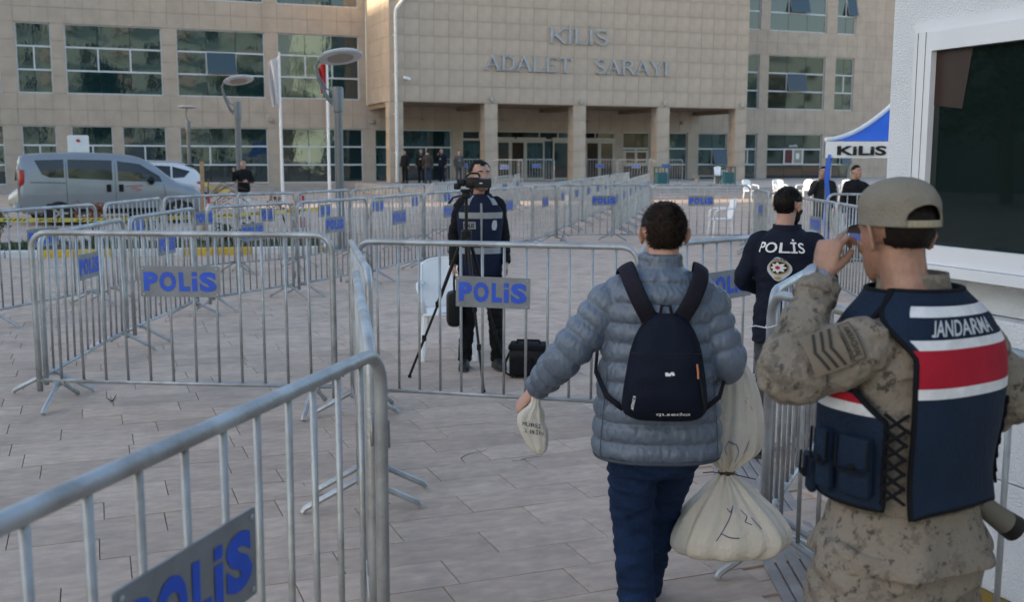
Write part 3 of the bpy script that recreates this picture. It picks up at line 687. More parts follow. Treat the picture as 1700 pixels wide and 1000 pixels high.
e = empty('bench', (9.9, 54.2, FL), ANG, 'low metal bench between column and teal bin', 'bench'); b_ = MB(); b_.box((0, 0, .42), (1.5, .4, .05)); b_.build('seat', MATS['lamp_grey'], e); 
for sx in (-.6, .6): b_ = MB(); b_.box((sx, 0, .2), (.05, .36, .4)); b_.build('leg', MATS['lamp_grey'], e)

# ------------------------------------------------------------------ tent
tn = empty('canopy_tent', (7.66, 20.8, 0), R(-17), 'blue and white pop-up tent with KiLiS on its valance', 'tent')
m_tb = M('tent_blue', (.015, .10, .50), .6, 0, .08, 2, .05, 10); m_tw = M('tent_white', (.66, .68, .70), .65, 0, .05, 2, .05, 10)
hw = 1.5
for (sx, sy) in ((-1, -1), (1, -1), (1, 1), (-1, 1)):
    l = MB(); l.box((sx*(hw-.04), sy*(hw-.04), 1.05), (.05, .05, 2.1)); l.build('leg', m_grey_metal, tn)
    if sx < 0: l = MB(); l.grid(lambda u, v, sx=sx, sy=sy: (sx*hw+.02+.20*abs(u-.5)*(1-.3*v)+.02*math.sin(v*14), sy*hw+.26*(u-.5), .05+1.82*v), 10, 12); l.build('leg_wrap', m_tb, tn, smooth=True)
def roofp(k, u, v):
    # u across one side, v up to the peak, sagging like stretched cloth
    c = [(-hw, -hw), (hw, -hw), (hw, hw), (-hw, hw)]; a, b = c[k], c[(k+1) % 4]; s = 1-v
    z = 2.12+1.05*(v**1.75); return Vector(((a[0]+(b[0]-a[0])*u)*s, (a[1]+(b[1]-a[1])*u)*s, z))
for k in range(4):
    r_ = MB(); r_.grid(lambda u, v: roofp(k, u, v*.985), 12, 14); ro = r_.build('roof_panel', m_tb, tn, smooth=True)
    s_ = MB(); s_.tube([roofp(k, 0, v/12*.98)+Vector((0, 0, .015)) for v in range(13)], .05, 6); s_.build('roof_piping', m_tw, ro, smooth=True)
    c = [(-hw, -hw), (hw, -hw), (hw, hw), (-hw, hw)]; a, b = Vector((*c[k], 0)), Vector((*c[(k+1) % 4], 0)); nrm = Vector(((a+b).x, (a+b).y, 0)).normalized()
    v_ = MB(); v_.grid(lambda u, v: a.lerp(b, u)+nrm*(.02+.012*math.sin(u*21)*v)+Vector((0, 0, 2.11-.30*v)), 40, 4); vo = v_.build('valance', m_tw, tn, smooth=True)
    if k == 0:
        t_ = MB(); text_on(t_, 'KiLiS', lambda u, v: a.lerp(b, .5)+Vector((-.86+u, -.042, 1.945+v)), .86, .17, .035); t_.build('lettering', m_black, vo)

# ------------------------------------------------------------------ security kiosk at the right
KC = Vector((1.69, 4.82, 0)); kk = empty('security_kiosk', KC, ANG-PI/2, 'white stucco security kiosk with a large dark window', 'kiosk')
# local x runs along the visible wall towards the camera, local y into the kiosk
m_st = M('white_stucco', (.66, .69, .73), .85, 0, .04, 3, .6, 120); m_pvc = M('white_pvc', (.66, .68, .72), .35, 0, .03, 4)
b_ = MB()
w0, w1, z0, z1 = .19, 1.9, 1.37, 2.346
TH = .16
b_.bx(0, w0, 0, TH, .05, 3.1); b_.bx(w1, 3.6, 0, TH, .05, 3.1); b_.bx(w0, w1, 0, TH, z1, 3.1); b_.bx(w0, .42, 0, TH, 1.18, z0); b_.bx(.82, w1, 0, TH, 1.18, z0); b_.bx(.42, .82, 0, TH, 1.325, z0)
b_.build('stucco_wall', m_st, kk)
b_ = MB(); b_.bx(.42, .82, .09, .12, 1.18, 1.325); b_.build('vent_niche', m_st, kk)
for i, (za, zb) in enumerate(((.05, .525), (.53, .85), (.855, 1.175))):
    b_ = MB(); b_.cbox(((w0+w1)/2, .06, (za+zb)/2), (w1-w0, .10, zb-za), .006); b_.build('cladding_panel', m_st, kk)
b_ = MB(); b_.bx(-.02, 3.62, -.02, 1.9, .0, .048); b_.build('plinth', M('plinth_ochre', (.22, .15, .03), .8), kk)
b_ = MB(); b_.bx(0.01, TH, TH, 2.2, .16, 3.1); b_.bx(3.4, 3.59, TH, 2.2, .16, 3.1); b_.bx(.01, 3.59, 2.2, 2.35, .16, 3.1); b_.build('side_wall', m_st, kk)
b_ = MB(); b_.bx(-.15, 3.75, -.15, 2.5, 3.1, 3.22); b_.build('roof', m_conc, kk)
wo = MB(); fwid = .08
for (a, b, c, d, y) in ((w0, w0+fwid, z0, z1, -.03), (w1-fwid, w1, z0, z1, -.03), (w0+fwid, w1-fwid, z1-fwid, z1, -.03), (w0+fwid, w1-fwid, z0, z0+fwid, -.03)): wo.bx(a, b, y, .05, c, d)
for (a, b, c, d) in ((w0-.045, w0, z0-.05, z1+.045), (w0, w1+.04, z1, z1+.045)): wo.bx(a, b, -.012, .02, c, d)
wo.bx(w0-.05, w1+.05, -.055, .03, z0-.045, z0-.002)
wo = wo.build('window_frame', m_pvc, kk)
b_ = MB(); b_.bx(w0+fwid, w1-fwid, .0, .008, z0+fwid, z1-fwid); b_.build('pane', M('kiosk_glass', (.006, .012, .011), .02, 0, .3, .6, .015, 1.5, spec=.6, ior=1.5), wo)
b_ = MB(); b_.add([(w0+fwid, -.002, z1-fwid), (w0+fwid+.20, -.002, z1-fwid), (w0+fwid+.16, -.002, 2.02), (w0+fwid, -.002, 2.04)], [(0, 1, 2, 3)]); b_.build('blind', M('orange_blind', (.026, .010, .005), .5), wo)
g_ = MB()
for (a, b) in ((w0-.002, w0), (w0+fwid*.55, w0+fwid*.57)): g_.bx(a, b, -.0325, -.02, z0, z1)
g_.build('gasket', M('gasket_grey', (.16, .16, .17), .7), wo)
# ------------------------------------------------------------------ crowd barriers
HB, LB, RB = 1.25, 2.0, .0205
m_plate = M('plate_aluminium', (.20, .212, .228), .55, .2, .16, 8, .1, 30)
def frame_pts():
    c = .11; p = [(-LB/2, 0, .10), (-LB/2, 0, .6)]
    p += [(-LB/2+c-c*math.cos(a), 0, HB-RB-c+c*math.sin(a)) for a in [R(k*18) for k in range(6)]]
    p += [(LB/2-c+c*math.sin(a), 0, HB-RB-c+c*math.cos(a)) for a in [R(k*18) for k in range(6)]]
    return p+[(LB/2, 0, .6), (LB/2, 0, .10)]
def bar_xs(): return [-LB/2+LB*(k+1)/13 for k in range(12)]
FOOT = lambda s: [(0, -.30, .012), (0, -.29, .03), (0, -.03, .165), (0, .03, .165), (0, .29, .03), (0, .30, .012)]
mb = MB(); mb.tube(frame_pts(), RB, 10); frame_me = mb.mesh('frame', m_galv, True)
mb = MB(); mb.tube([(-LB/2, 0, .18), (LB/2, 0, .18)], .0155, 8); brail_me = mb.mesh('bottom_rail', m_galv, True)
mb = MB(); mb.tube([(0, 0, .18), (0, 0, HB-.025)], .0098, 8); bar_me = mb.mesh('bar', m_galv, True)
mb = MB(); mb.tube(FOOT(1), .0175, 8); mb.box((0, 0, .165), (.07, .05, .03)); foot_me = mb.mesh('foot', m_galv); foot_me.set_sharp_from_angle(angle=R(40)); foot_me.polygons.foreach_set('use_smooth', [True]*len(foot_me.polygons))
mb = MB(); mb.tube([(0, 0, .0), (.05, 0, .0), (.055, 0, -.09)], .007, 6); hook_me = mb.mesh('hook', m_galv, True)
mb = MB(); mb.prism(rrect(.53, .212, .006, 2), lambda a, b, d: (a, d, b), -.006, .0); plate_me = mb.mesh('sign_plate', m_plate)
def polis(mb, fn, W_=.485, H_=.132, mi=0):
    for ch_, a, b in (('P', 0, .195), ('O', .215, .445), ('L', .485, .635), ('S', .765, 1.)):
        c = ((a+b)/2-.5)*W_; text_on(mb, ch_, lambda u, v: fn(u+c, v), (b-a)*W_, H_*(1.03 if ch_ in 'OS' else 1.), .055, mi=mi)
    x0, x1 = (.665-.5)*W_, (.735-.5)*W_; ym = H_*.20
    for (y0, y1) in ((-H_/2, ym), (ym+H_*.09, ym+H_*.32)): mb.add([fn(x0, y0), fn(x1, y0), fn(x1, y1), fn(x0, y1)], [(0, 1, 2, 3)], mi)
mb = MB(); polis(mb, lambda u, v: (u, -.0085, v)); letter_me = mb.mesh('lettering', m_blue)
mb = MB()
mb.tube(frame_pts(), RB, 6); mb.tube([(-LB/2, 0, .18), (LB/2, 0, .18)], .0155, 5)
for x in bar_xs(): mb.tube([(x, 0, .18), (x, 0, HB-.02)], .0098, 5)
for x in (-.82, .82): mb.tube([(x+p[0], p[1], p[2]) for p in FOOT(1)], .0175, 5)
mb.box((0, -.016, .9), (.53, .008, .212), None, 1)
polis(mb, lambda u, v: (u, -.022, .9+v), mi=2)
far_me = mb.mesh('crowd_barrier', [m_galv, m_plate, m_blue])
NB = 0
bolt_me = MB().lathe([(.007, 0), (.007, .003), (.004, .005)], 8, (0, 0, 0), Matrix.Rotation(R(90), 3, 'X')).mesh('bolt', m_galv)
def barrier(p, q, label, near=True, plate=True, hz=1., px=0., group='steel crowd barriers', z=0., tie=None):
    global NB
    p, q = Vector((p[0], p[1], z)), Vector((q[0], q[1], z)); d = q-p; c = (p+q)/2; rz = math.atan2(d.y, d.x); sx = d.length/LB; NB += 1
    if not near:
        o = link('crowd_barrier', far_me, None, c, (rnd.gauss(0, .008), 0, rz), (sx, 1, hz)); return tag(o, label, 'barrier', group)
    e = empty('crowd_barrier', c, rz, label, 'barrier', group); e.scale = (sx, 1, hz); e.rotation_euler[0] = rnd.gauss(0, .006)
    link('frame', frame_me, e); link('bottom_rail', brail_me, e)
    for x in bar_xs(): link('bar', bar_me, e, (x, 0, 0), (0, rnd.gauss(0, .0035), 0))
    for x in (-.86, .86): link('foot', foot_me, e, (x, 0, 0), (0, 0, rnd.gauss(0, .04)))
    for zz in (.34, 1.0): link('hook', hook_me, e, (LB/2, 0, zz))
    if plate:
        o = link('sign_plate', plate_me, e, (px, -.0105, .9), (0, rnd.gauss(0, .014), 0)); link('lettering', letter_me, o)
        for bx_ in (-.245, .245):
            for bz_ in (-.088, .088): link('bolt', bolt_me, o, (bx_, -.007, bz_))
    return e
ORD = ['first', 'second', 'third', 'fourth', 'fifth', 'sixth', 'seventh', 'eighth', 'ninth', 'tenth']
barrier((-.935, 1.26), (-.405, 3.192), 'nearest steel barrier with POLiS plate, cutting the bottom left corner', px=-.08)
barrier((-.797, 5.428), (-.444, 3.322), 'steel barrier seen end-on behind the nearest one, its near half', plate=False)
barrier((-1.138, 7.458), (-.74, 5.45), 'steel barrier seen end-on, farther half of the row at mid picture', plate=False)
barrier((-3.46, 7.62), (-1.262, 7.42), 'frontal steel barrier left of the gap with a large POLiS plate', hz=1.035)
barrier((-1.09, 7.40), (.83, 6.95), 'frontal steel barrier with POLiS plate before the cameraman')
barrier((.861, 7.05), (2.45, 8.42), 'steel barrier with a turned POLiS plate behind the backpack man', px=-.12)
barrier((1.150, 4.66), (1.93, 6.36), 'steel barrier receding from the corner behind the gendarme hand', plate=False)
barrier((1.142, 4.62), (1.63, 2.72), 'steel barrier coming forward from the corner past the gendarme', plate=False)
FR = [((-3.52, 7.86), (-3.66, 9.95)), ((-3.64, 10.1), (-3.62, 12.1)), ((-3.52, 12.25), (-2.82, 13.6)), ((-2.76, 13.65), (-2.08, 15.2)), ((-2.03, 15.25), (-1.45, 17.1)), ((-1.42, 17.15), (-.72, 18.9)), ((-.66, 18.95), (.38, 21.2)), ((.42, 21.25), (.92, 22.6))]
for i, (a, b) in enumerate(FR): barrier(a, b, 'steel barrier, %s of the line that runs from the frontal left barrier into the distance' % ORD[i], near=i < 6)
HR = [((-5.55, 11.0), (-5.1, 13.0)), ((-5.02, 13.1), (-4.95, 15.0)), ((-4.98, 15.2), (-4.28, 16.6)), ((-4.25, 16.4), (-3.52, 17.2)), ((-3.5, 17.3), (-2.9, 18.9)), ((-2.85, 18.9), (-2.2, 20.8)), ((-2.2, 21.3), (-1.85, 22.6)), ((-1.8, 23.8), (-1.2, 24.6)), ((-1.5, 24.6), (-1.0, 27.5)), ((-.9, 28), (-.6, 30.5)), ((-.5, 31), (.0, 34)), ((.05, 34.2), (.25, 37.6))]
for i, (a, b) in enumerate(HR): barrier(a, b, 'steel barrier in the outer line behind, %s counted from the left edge' % (ORD+['eleventh', 'twelfth'])[i], near=i < 5)
barrier((-7.2, 9.45), (-5.42, 10.35), 'steel barrier cut by the left edge of the picture')
for i, (a, b) in enumerate((((.95, 22.5), (2.95, 22.7)), ((3.0, 22.7), (5.0, 22.4)))): barrier(a, b, 'frontal steel barrier far behind the man with the backpack, %s one' % ('left', 'right')[i], near=True)
A, B = Vector((.98, 24.)), Vector((4.5, 41.)) ; n = 8
for i in range(n):
    a, b = A.lerp(B, i/n), A.lerp(B, (i+.95)/n); barrier(a, b, 'steel barrier in the left receding lane to the entrance, %s from the near end' % ORD[i], near=False)
A, B = Vector((2.15, 22.9)), Vector((4.95, 38.5)); n = 7
for i in range(n):
    a, b = A.lerp(B, i/n), A.lerp(B, (i+.95)/n); barrier(a, b, 'steel barrier in the right receding lane to the entrance, %s from the near end' % ORD[i], near=False)
MR = [((5.02, 21.9), (4.55, 20.0)), ((4.53, 19.9), (4.32, 17.9)), ((4.3, 17.8), (4.25, 15.8)), ((4.25, 15.7), (4.22, 13.8)), ((4.2, 13.7), (4.08, 11.8))]
for i, (a, b) in enumerate(MR): barrier(a, b, 'steel barrier in the line coming forward behind the police officer, %s from the back' % ORD[i], near=i > 3)
barrier((5.1, 17.2), (7.1, 17.0), 'steel barrier standing across the front of the blue tent', near=False)
for i, (x, y, a, lab) in enumerate(((-2.6, 56.2, 20, 'steel barrier by the suited men in the porch'), (1.25, 55., 22, 'steel barrier standing before the glass entrance doors'), (4.6, 56.2, 22, 'steel barrier between the two middle columns'), (6.35, 54.8, -30, 'steel barrier turned askew beside the middle column'), (8.1, 56.3, 22, 'steel barrier before the hatch window in the porch'), (-.35, 49.0, -35, 'steel barrier standing askew on the platform edge left of the doors'))):
    d = Vector((math.cos(R(a)), math.sin(R(a)))); c = Vector((x, y)); barrier(c-d, c+d, lab, near=False, z=FL)
# white cable tie on the corner barrier
mb = MB(); mb.tube([(1.02, 4.60, 1.075), (1.07, 4.60, 1.085), (1.12, 4.60, 1.075), (1.15, 4.595, 1.085), (1.168, 4.615, 1.088), (1.16, 4.65, 1.085), (1.13, 4.65, 1.08), (1.118, 4.61, 1.075)], .003, 5); tag(mb.build('cable_tie', m_white), 'white cable tie sticking out of the corner barrier', 'cable tie')

# ------------------------------------------------------------------ vehicles
m_tyre = M('tyre', (.018, .018, .018), .85); m_rim = M('alloy', (.42, .43, .44), .35, .7); m_cglass = M('car_glass', (.012, .013, .012), .06, 0, .3, 2, spec=.8)
m_red = M('lamp_red', (.38, .008, .01), .2, 0, .15, 9, coat=.6); m_lampw = M('lamp_clear', (.7, .7, .7), .15, 0, .05, coat=.5)
def vehicle(name, loc, rz, st, paint, label, cat, wheels, wr, wins, extra=None, lights='rear'):
    e = empty(name, loc, rz, label, cat); S = spline(st, 5)
    def sec(s):
        x, zs, zb, zr, ws, wm, wb, wt = s; zm = zs+.5*(zb-zs); rh = zr-zb
        half = [(ws*.9, zs), (ws, zs+.05), (wm, zm), (wm, zm+.6*(zb-zm)), (wb, zb), (wb+(wt-wb)*.5+.01, zb+.45*rh), (wt, zb+.82*rh), (wt-.07, zb+.95*rh), (wt-.25, zr-.004), (0, zr)]
        return [(x, y, z) for y, z in half]+[(x, -y, z) for y, z in half[-2::-1]]
    b = MB(); rings = [sec(s) for s in S]; w = len(rings[0]); v = [p for r_ in rings for p in r_]
    f = [(i*w+k, i*w+(k+1) % w, (i+1)*w+(k+1) % w, (i+1)*w+k) for i in range(len(rings)-1) for k in range(w)]
    f += [tuple(range(w)), tuple((len(rings)-1)*w+k for k in range(w))[::-1]]
    b.add(v, f); body = b.build('body', paint, e, smooth='auto')
    xs = [s[0] for s in S]
    def hwid(x, z):
        i = min(max(np.searchsorted(xs, x)-1, 0), len(S)-2); t = (x-xs[i])/max(1e-6, xs[i+1]-xs[i]); A_, B_ = rings[i], rings[i+1]
        pts = [(A_[k][1]*(1-t)+B_[k][1]*t, A_[k][2]*(1-t)+B_[k][2]*t) for k in range(10)]
        zz = [p[1] for p in pts]; yy = [p[0] for p in pts]; return float(np.interp(z, zz, yy))
    e_hw = hwid
    for nm, mat, poly in wins:
        for sd in (-1, 1):
            q = MB(); n_ = len(poly); off = .006; P2 = []
            for i in range(n_):
                a, c = poly[i], poly[(i+1) % n_]
                for k in range(4): P2.append((a[0]+(c[0]-a[0])*k/4, a[1]+(c[1]-a[1])*k/4))
            cx = sum(p[0] for p in P2)/len(P2); cz = sum(p[1] for p in P2)/len(P2); V = []; F_ = []; m_ = len(P2)
            for s_ in (1., .66, .33):
                V += [(cx+(p[0]-cx)*s_, sd*(hwid(cx+(p[0]-cx)*s_, cz+(p[1]-cz)*s_)+off), cz+(p[1]-cz)*s_) for p in P2]
            V.append((cx, sd*(hwid(cx, cz)+off), cz))
            for s_ in range(2): F_ += [(s_*m_+i, s_*m_+(i+1) % m_, (s_+1)*m_+(i+1) % m_, (s_+1)*m_+i) for i in range(m_)]
            F_ += [(2*m_+i, 2*m_+(i+1) % m_, 3*m_) for i in range(m_)]
            q.add(V, F_); q.build(nm, mat, e)
    for wx in wheels:
        for sd in (-1, 1):
            y = hwid(wx, .5); ry = Matrix.Rotation(R(90), 3, 'X')
            a = MB(); a.lathe([(wr*1.22, -.01), (wr*1.22, .012)], 24, (wx, sd*(y-.004), wr), ry); a.build('wheel_arch', m_dark, e)
            t = MB(); t.lathe([(wr*.62, -.1), (wr*.95, -.1), (wr, -.07), (wr, .07), (wr*.95, .1), (wr*.62, .1)], 24, (wx, sd*(y-.06), wr), ry); wo_ = t.build('tyre', m_tyre, e, smooth='auto')
            r_ = MB(); r_.lathe([(wr*.62, -.012), (wr*.62, .012)], 20, (wx, sd*(y+.02), wr), ry)
            for k in range(5): r_.box((wx+math.cos(k*1.257)*wr*.34, sd*(y+.04), wr+math.sin(k*1.257)*wr*.34), (wr*.62, .03, wr*.17), Matrix.Rotation(-k*1.257, 3, 'Y'))
            r_.build('rim', m_rim, wo_)
    return e, hwid
m_van = M('van_paint', (.245, .265, .29), .3, .35, .05, 1.5, coat=.6)
k = 1.08
VST = [(0, .48, .98, 1.55, .78, .82, .80, .70), (.05, .40, 1.02, 1.74, .82, .86, .84, .71), (.16*k, .30, 1.05, 1.855, .84, .89, .87, .73), (.9*k, .27, 1.06, 1.91, .85, .90, .88, .76), (1.9*k, .27, 1.05, 1.90, .85, .90, .88, .76), (2.6*k, .27, 1.03, 1.84, .85, .90, .88, .74), (3.05*k, .27, 1.02, 1.66, .85, .90, .88, .71), (3.5*k, .27, 1.02, 1.28, .85, .90, .87, .70), (3.72*k, .27, 1.0, 1.11, .85, .90, .86, .70), (4.1*k, .28, .90, 1.0, .84, .89, .82, .62), (4.33*k, .32, .74, .86, .80, .84, .74, .5), (4.42*k, .42, .62, .70, .70, .72, .62, .4)]
VW = [('window', m_cglass, [(.43, 1.70), (1.13, 1.72), (1.13, 1.24), (.78, 1.25), (.60, 1.33)]), ('window', m_cglass, [(1.23, 1.72), (2.32, 1.70), (2.32, 1.17), (1.23, 1.23)]), ('window', m_cglass, [(2.46, 1.68), (3.02, 1.60), (3.52, 1.28), (3.60, 1.12), (2.46, 1.15)])]
seam = M('panel_seam', (.03, .035, .04), .7)
VW += [('door_seam', seam, [(1.175, 1.84), (1.187, 1.84), (1.187, .45), (1.175, .45)]), ('door_seam', seam, [(2.385, 1.80), (2.397, 1.80), (2.397, .40), (2.385, .40)]), ('door_seam', seam, [(3.62, 1.05), (3.632, 1.05), (3.70, .45), (3.688, .45)]), ('slide_rail', seam, [(.30, 1.135), (1.17, 1.115), (1.17, 1.098), (.30, 1.118)]),
       ('sill_trim', m_black, [(1.4, .42), (3.4, .42), (3.4, .30), (1.4, .30)])]
va, vh = vehicle('van', (-11.55, 27.15, 0), R(24), VST, m_van, 'silver blue passenger van parked at the left behind the barriers', 'van', (.98, 4.02), .315, VW)
va.location = Vector((-11.9, 27.95, 0))-Matrix.Rotation(R(24), 3, 'Z') @ Vector((.98, -.9, 0))
for sd in (-1, 1):
    q = MB(); q.cbox((.11, sd*(vh(.12, 1.2)-.02), 1.17), (.15, .09, .58), .035); q.build('tail_light', m_red, va, smooth='auto')
    q = MB(); q.ell((3.30, sd*(vh(3.3, 1.15)+.12), 1.16), (.09, .10, .11), 14); q.build('wing_mirror', m_black, va, smooth=True)
    for x in (2.22, 2.53): q = MB(); q.cbox((x, sd*(vh(x, .95)+.014), .96), (.12, .035, .20), .015); q.build('door_handle', m_black, va)
    q = MB(); q.cbox((4.5, sd*.55, .78), (.22, .28, .17), .05); q.build('headlight', m_lampw, va, smooth='auto')
q = MB(); q.box((-.0, 0, 1.40), (.05, 1.28, .46), Matrix.Rotation(R(10), 3, 'Y')); q.build('rear_window', m_cglass, va)
q = MB(); q.cbox((-.03, 0, .46), (.18, 1.68, .22), .05); q.build('rear_bumper', m_van, va, smooth='auto')
for (x0, x1, z) in ((2.62, 3.1, .99), (2.75, 2.98, .93), (2.86, 3.06, .88)):
    q = MB(); q.add([(x0, -vh(x0, z)-.004, z), (x1, -vh(x1, z)-.004, z+.02), (x1-.05, -vh(x1, z)-.004, z+.045), (x0+.06, -vh(x0, z)-.004, z+.03)], [(0, 1, 2, 3)]); q.build('red_emblem', M('emblem_red', (.36, .05, .06), .5), va)
m_wp = M('white_car_paint', (.62, .63, .65), .3, .05, .04, 1, coat=.6); m_cp = M('cream_car_paint', (.60, .55, .45), .35, 0, .05, 1, coat=.5)
SST = [(0, .55, .90, 1.0, .70, .76, .74, .60), (.06, .42, .95, 1.14, .80, .86, .82, .62), (.28, .32, .98, 1.40, .84, .90, .85, .60), (.75, .28, .99, 1.58, .85, .91, .86, .62), (1.6, .28, .98, 1.63, .85, .91, .87, .64), (2.4, .28, .97, 1.58, .85, .91, .87, .62), (2.9, .28, .97, 1.36, .85, .91, .87, .60), (3.35, .28, .96, 1.08, .85, .91, .86, .62), (4.0, .3, .85, .95, .82, .87, .80, .58), (4.35, .42, .62, .72, .68, .70, .62, .4)]
SW = [('window', m_cglass, [(.42, 1.32), (.98, 1.48), (.98, 1.10), (.62, 1.12)]), ('window', m_cglass, [(1.04, 1.49), (1.78, 1.52), (1.78, 1.08), (1.04, 1.10)]), ('window', m_cglass, [(1.85, 1.52), (2.42, 1.45), (3.05, 1.12), (1.85, 1.07)])]
def rearbits(e, hw, rails=True):
    for sd in (-1, 1):
        q = MB(); q.cbox((.12, sd*.72, .93), (.24, .30, .12), .04); q.build('tail_light', m_red, e, smooth='auto')
        if rails: q = MB(); q.tube([(.6, sd*.55, 1.56), (.75, sd*.56, 1.63), (2.0, sd*.57, 1.66), (2.3, sd*.56, 1.60)], .022, 6); q.build('roof_rail', m_rim, e)
    q = MB(); q.box((.22, 0, 1.2), (.04, 1.15, .34), Matrix.Rotation(R(34), 3, 'Y')); q.build('rear_window', m_cglass, e)
    q = MB(); q.cbox((.42, 0, 1.50), (.30, 1.10, .045), .015); q.build('spoiler', m_black, e)
    q = MB(); q.cbox((-.02, 0, .5), (.16, 1.6, .26), .05); q.build('rear_bumper', MATS['black_plastic'], e)
a_, h_ = vehicle('suv', (-10.45, 36.0, 0), R(199), SST, m_wp, 'white sport utility car whose tail shows behind the van bonnet', 'car', (.85, 3.45), .33, SW); rearbits(a_, h_)
a_, h_ = vehicle('hatchback_car', (-10.44, 32.3, 0), R(201), SST, m_cp, 'cream car almost hidden behind the van, one end poking out at its tail', 'car', (.85, 3.45), .31, SW); rearbits(a_, h_, False)
# ------------------------------------------------------------------ people
m_skin = M('skin', (.40, .225, .16), .55, 0, .17, 22, .2, 160); m_skin2 = M('skin_tan', (.29, .158, .11), .52, 0, .2, 26, .25, 180); m_skinp = M('skin_pale', (.48, .27, .20), .55, 0, .10, 9, .1, 160)
m_hair = M('hair_dark', (.012, .009, .008), .55, 0, .3, 30, spec=.12); m_hairb = M('hair_brown', (.020, .013, .010), .5, 0, .3, 30, spec=.12)
m_eye = M('eye_white', (.24, .20, .185), .4); m_iris = M('iris', (.015, .010, .008), .2); m_lip = M('lip', (.32, .14, .11), .5)
m_shoe = M('black_shoe', (.012, .012, .013), .55, 0, .2, 20, .2, 60); m_sole = M('shoe_sole', (.05, .05, .05), .8)
class Tor:
    def __init__(s, lv):
        d = np.array(spline(lv, 8)); d = d[np.argsort(d[:, 0])]; s.d = d; s.z0, s.z1 = d[0, 0], d[-1, 0]
    def __call__(s, th, z, off=0.):
        d = s.d; cx, cy, rx, ry, p = (np.interp(z, d[:, 0], d[:, k]) for k in range(1, 6))
        sn, cs = math.sin(th), math.cos(th)
        return Vector((cx+(rx+off)*math.copysign(abs(sn)**(2/p), sn), cy-(ry+off)*math.copysign(abs(cs)**(2/p), cs), z))
    def rx(s, z): return float(np.interp(z, s.d[:, 0], s.d[:, 3]))
    def mesh(s, z0=None, z1=None, nz=40, nth=40, off=0., mod=None):
        z0 = s.z0 if z0 is None else z0; z1 = s.z1 if z1 is None else z1; mb = MB(); v = []; f = []
        for j in range(nz+1):
            z = z0+(z1-z0)*j/nz
            for k in range(nth):
                th = 2*PI*k/nth; v.append(s(th, z, off+(mod(th, z) if mod else 0.)))
        for j in range(nz):
            for k in range(nth):
                l = (k+1) % nth; f.append((j*nth+k, j*nth+l, (j+1)*nth+l, (j+1)*nth+k))
        f.append(tuple(range(nth))[::-1]); f.append(tuple(nz*nth+k for k in range(nth)))
        mb.add(v, f); return mb
    def patch(s, th0, th1, z0, z1, off, thick=.004, nu=24, nv=8, edge=None):
        mb = MB()
        for o in (off, off+thick):
            mb.grid(lambda u, v: s(th0+(th1-th0)*u, z0+(z1-z0)*v, o) if edge is None else s(*edge(u, v), o), nu, nv)
        w = nu+1; n = w*(nv+1); bd = list(range(w))+[j*w+nu for j in range(1, nv+1)]+[nv*w+i for i in range(nu-1, -1, -1)]+[j*w for j in range(nv-1, 0, -1)]
        mb.f += [(bd[i], bd[(i+1) % len(bd)], n+bd[(i+1) % len(bd)], n+bd[i]) for i in range(len(bd))]; mb.mi += [0]*len(bd); return mb
def limb(pts, rad, n=8, seg=18, mod=None, flat=1., up=None):
    s = spline([(*p, r) for p, r in zip(pts, rad)], n); P = [Vector(q[:3]) for q in s]; L = 0; r = []
    for i, q in enumerate(s):
        if i: L += (P[i]-P[i-1]).length
        r.append(max(.003, q[3]+(mod(L) if mod else 0)))
    mb = MB(); mb.tube(P, r, seg, flat=flat, up=up); return mb
def hand(Wp, d, p, side, curl=(20, 25, 15), k=1., thumb=(.6, .7, .25), spread=.06, tc=20):
    """list of shells; d along the hand, p palm normal, side 1 right / -1 left"""
    d = Vector(d).normalized(); p = Vector(p); p = (p-d*p.dot(d)).normalized(); t = p.cross(d)*(-side); Wp = Vector(Wp); out = []
    m = MB(); rings = ((-.02, .024, .017), (.0, .027, .018), (.03, .036, .016), (.065, .041, .0145), (.088, .040, .012), (.096, .036, .009)); v = []; sg = 14
    for (a, b, c) in rings:
        for i in range(sg):
            an = 2*PI*i/sg; v.append(Wp+(d*a+t*(math.cos(an)*b)+p*(math.sin(an)*c))*k)
    f = [(i*sg+j, i*sg+(j+1) % sg, (i+1)*sg+(j+1) % sg, (i+1)*sg+j) for i in range(len(rings)-1) for j in range(sg)]+[tuple(range(sg))[::-1], tuple((len(rings)-1)*sg+j for j in range(sg))]
    m.add(v, f); out.append(m)
    for i, (of, ln, rr) in enumerate(((.031, .070, .0082), (.0105, .079, .0086), (-.0105, .073, .0082), (-.031, .056, .0072))):
        b = Wp+(d*(.084-.004*abs(i-1))+t*of)*k; pts = [b-d*.02*k, b]; a = 0; dd = (d+t*spread*(1.5-i)).normalized(); ax = dd.cross(p).normalized()
        cl = curl[i] if isinstance(curl[0], (tuple, list)) else curl
        for sgm, c_ in zip((.46, .30, .24), cl):
            a += R(c_); q = dd*math.cos(a)+p*math.sin(a); pts.append(pts[-1]+q*ln*sgm*k)
        m = MB(); m.tube(pts, [rr*1.05*k, rr*1.08*k, rr*1.0*k, rr*.93*k, rr*.72*k], 9); out.append(m)
    b = Wp+(d*.022+t*.026)*k; td = (d*thumb[0]+t*thumb[1]+p*thumb[2]).normalized(); q2 = (td*math.cos(R(tc))+(d*.8-t*.5+p*.5).normalized()*math.sin(R(tc))).normalized()
    m = MB(); m.tube([b-td*.02*k, b+td*.02*k, b+td*.045*k, b+td*.045*k+q2*.033*k], [.0125*k, .0125*k, .0105*k, .0075*k], 9); out.append(m)
    return out
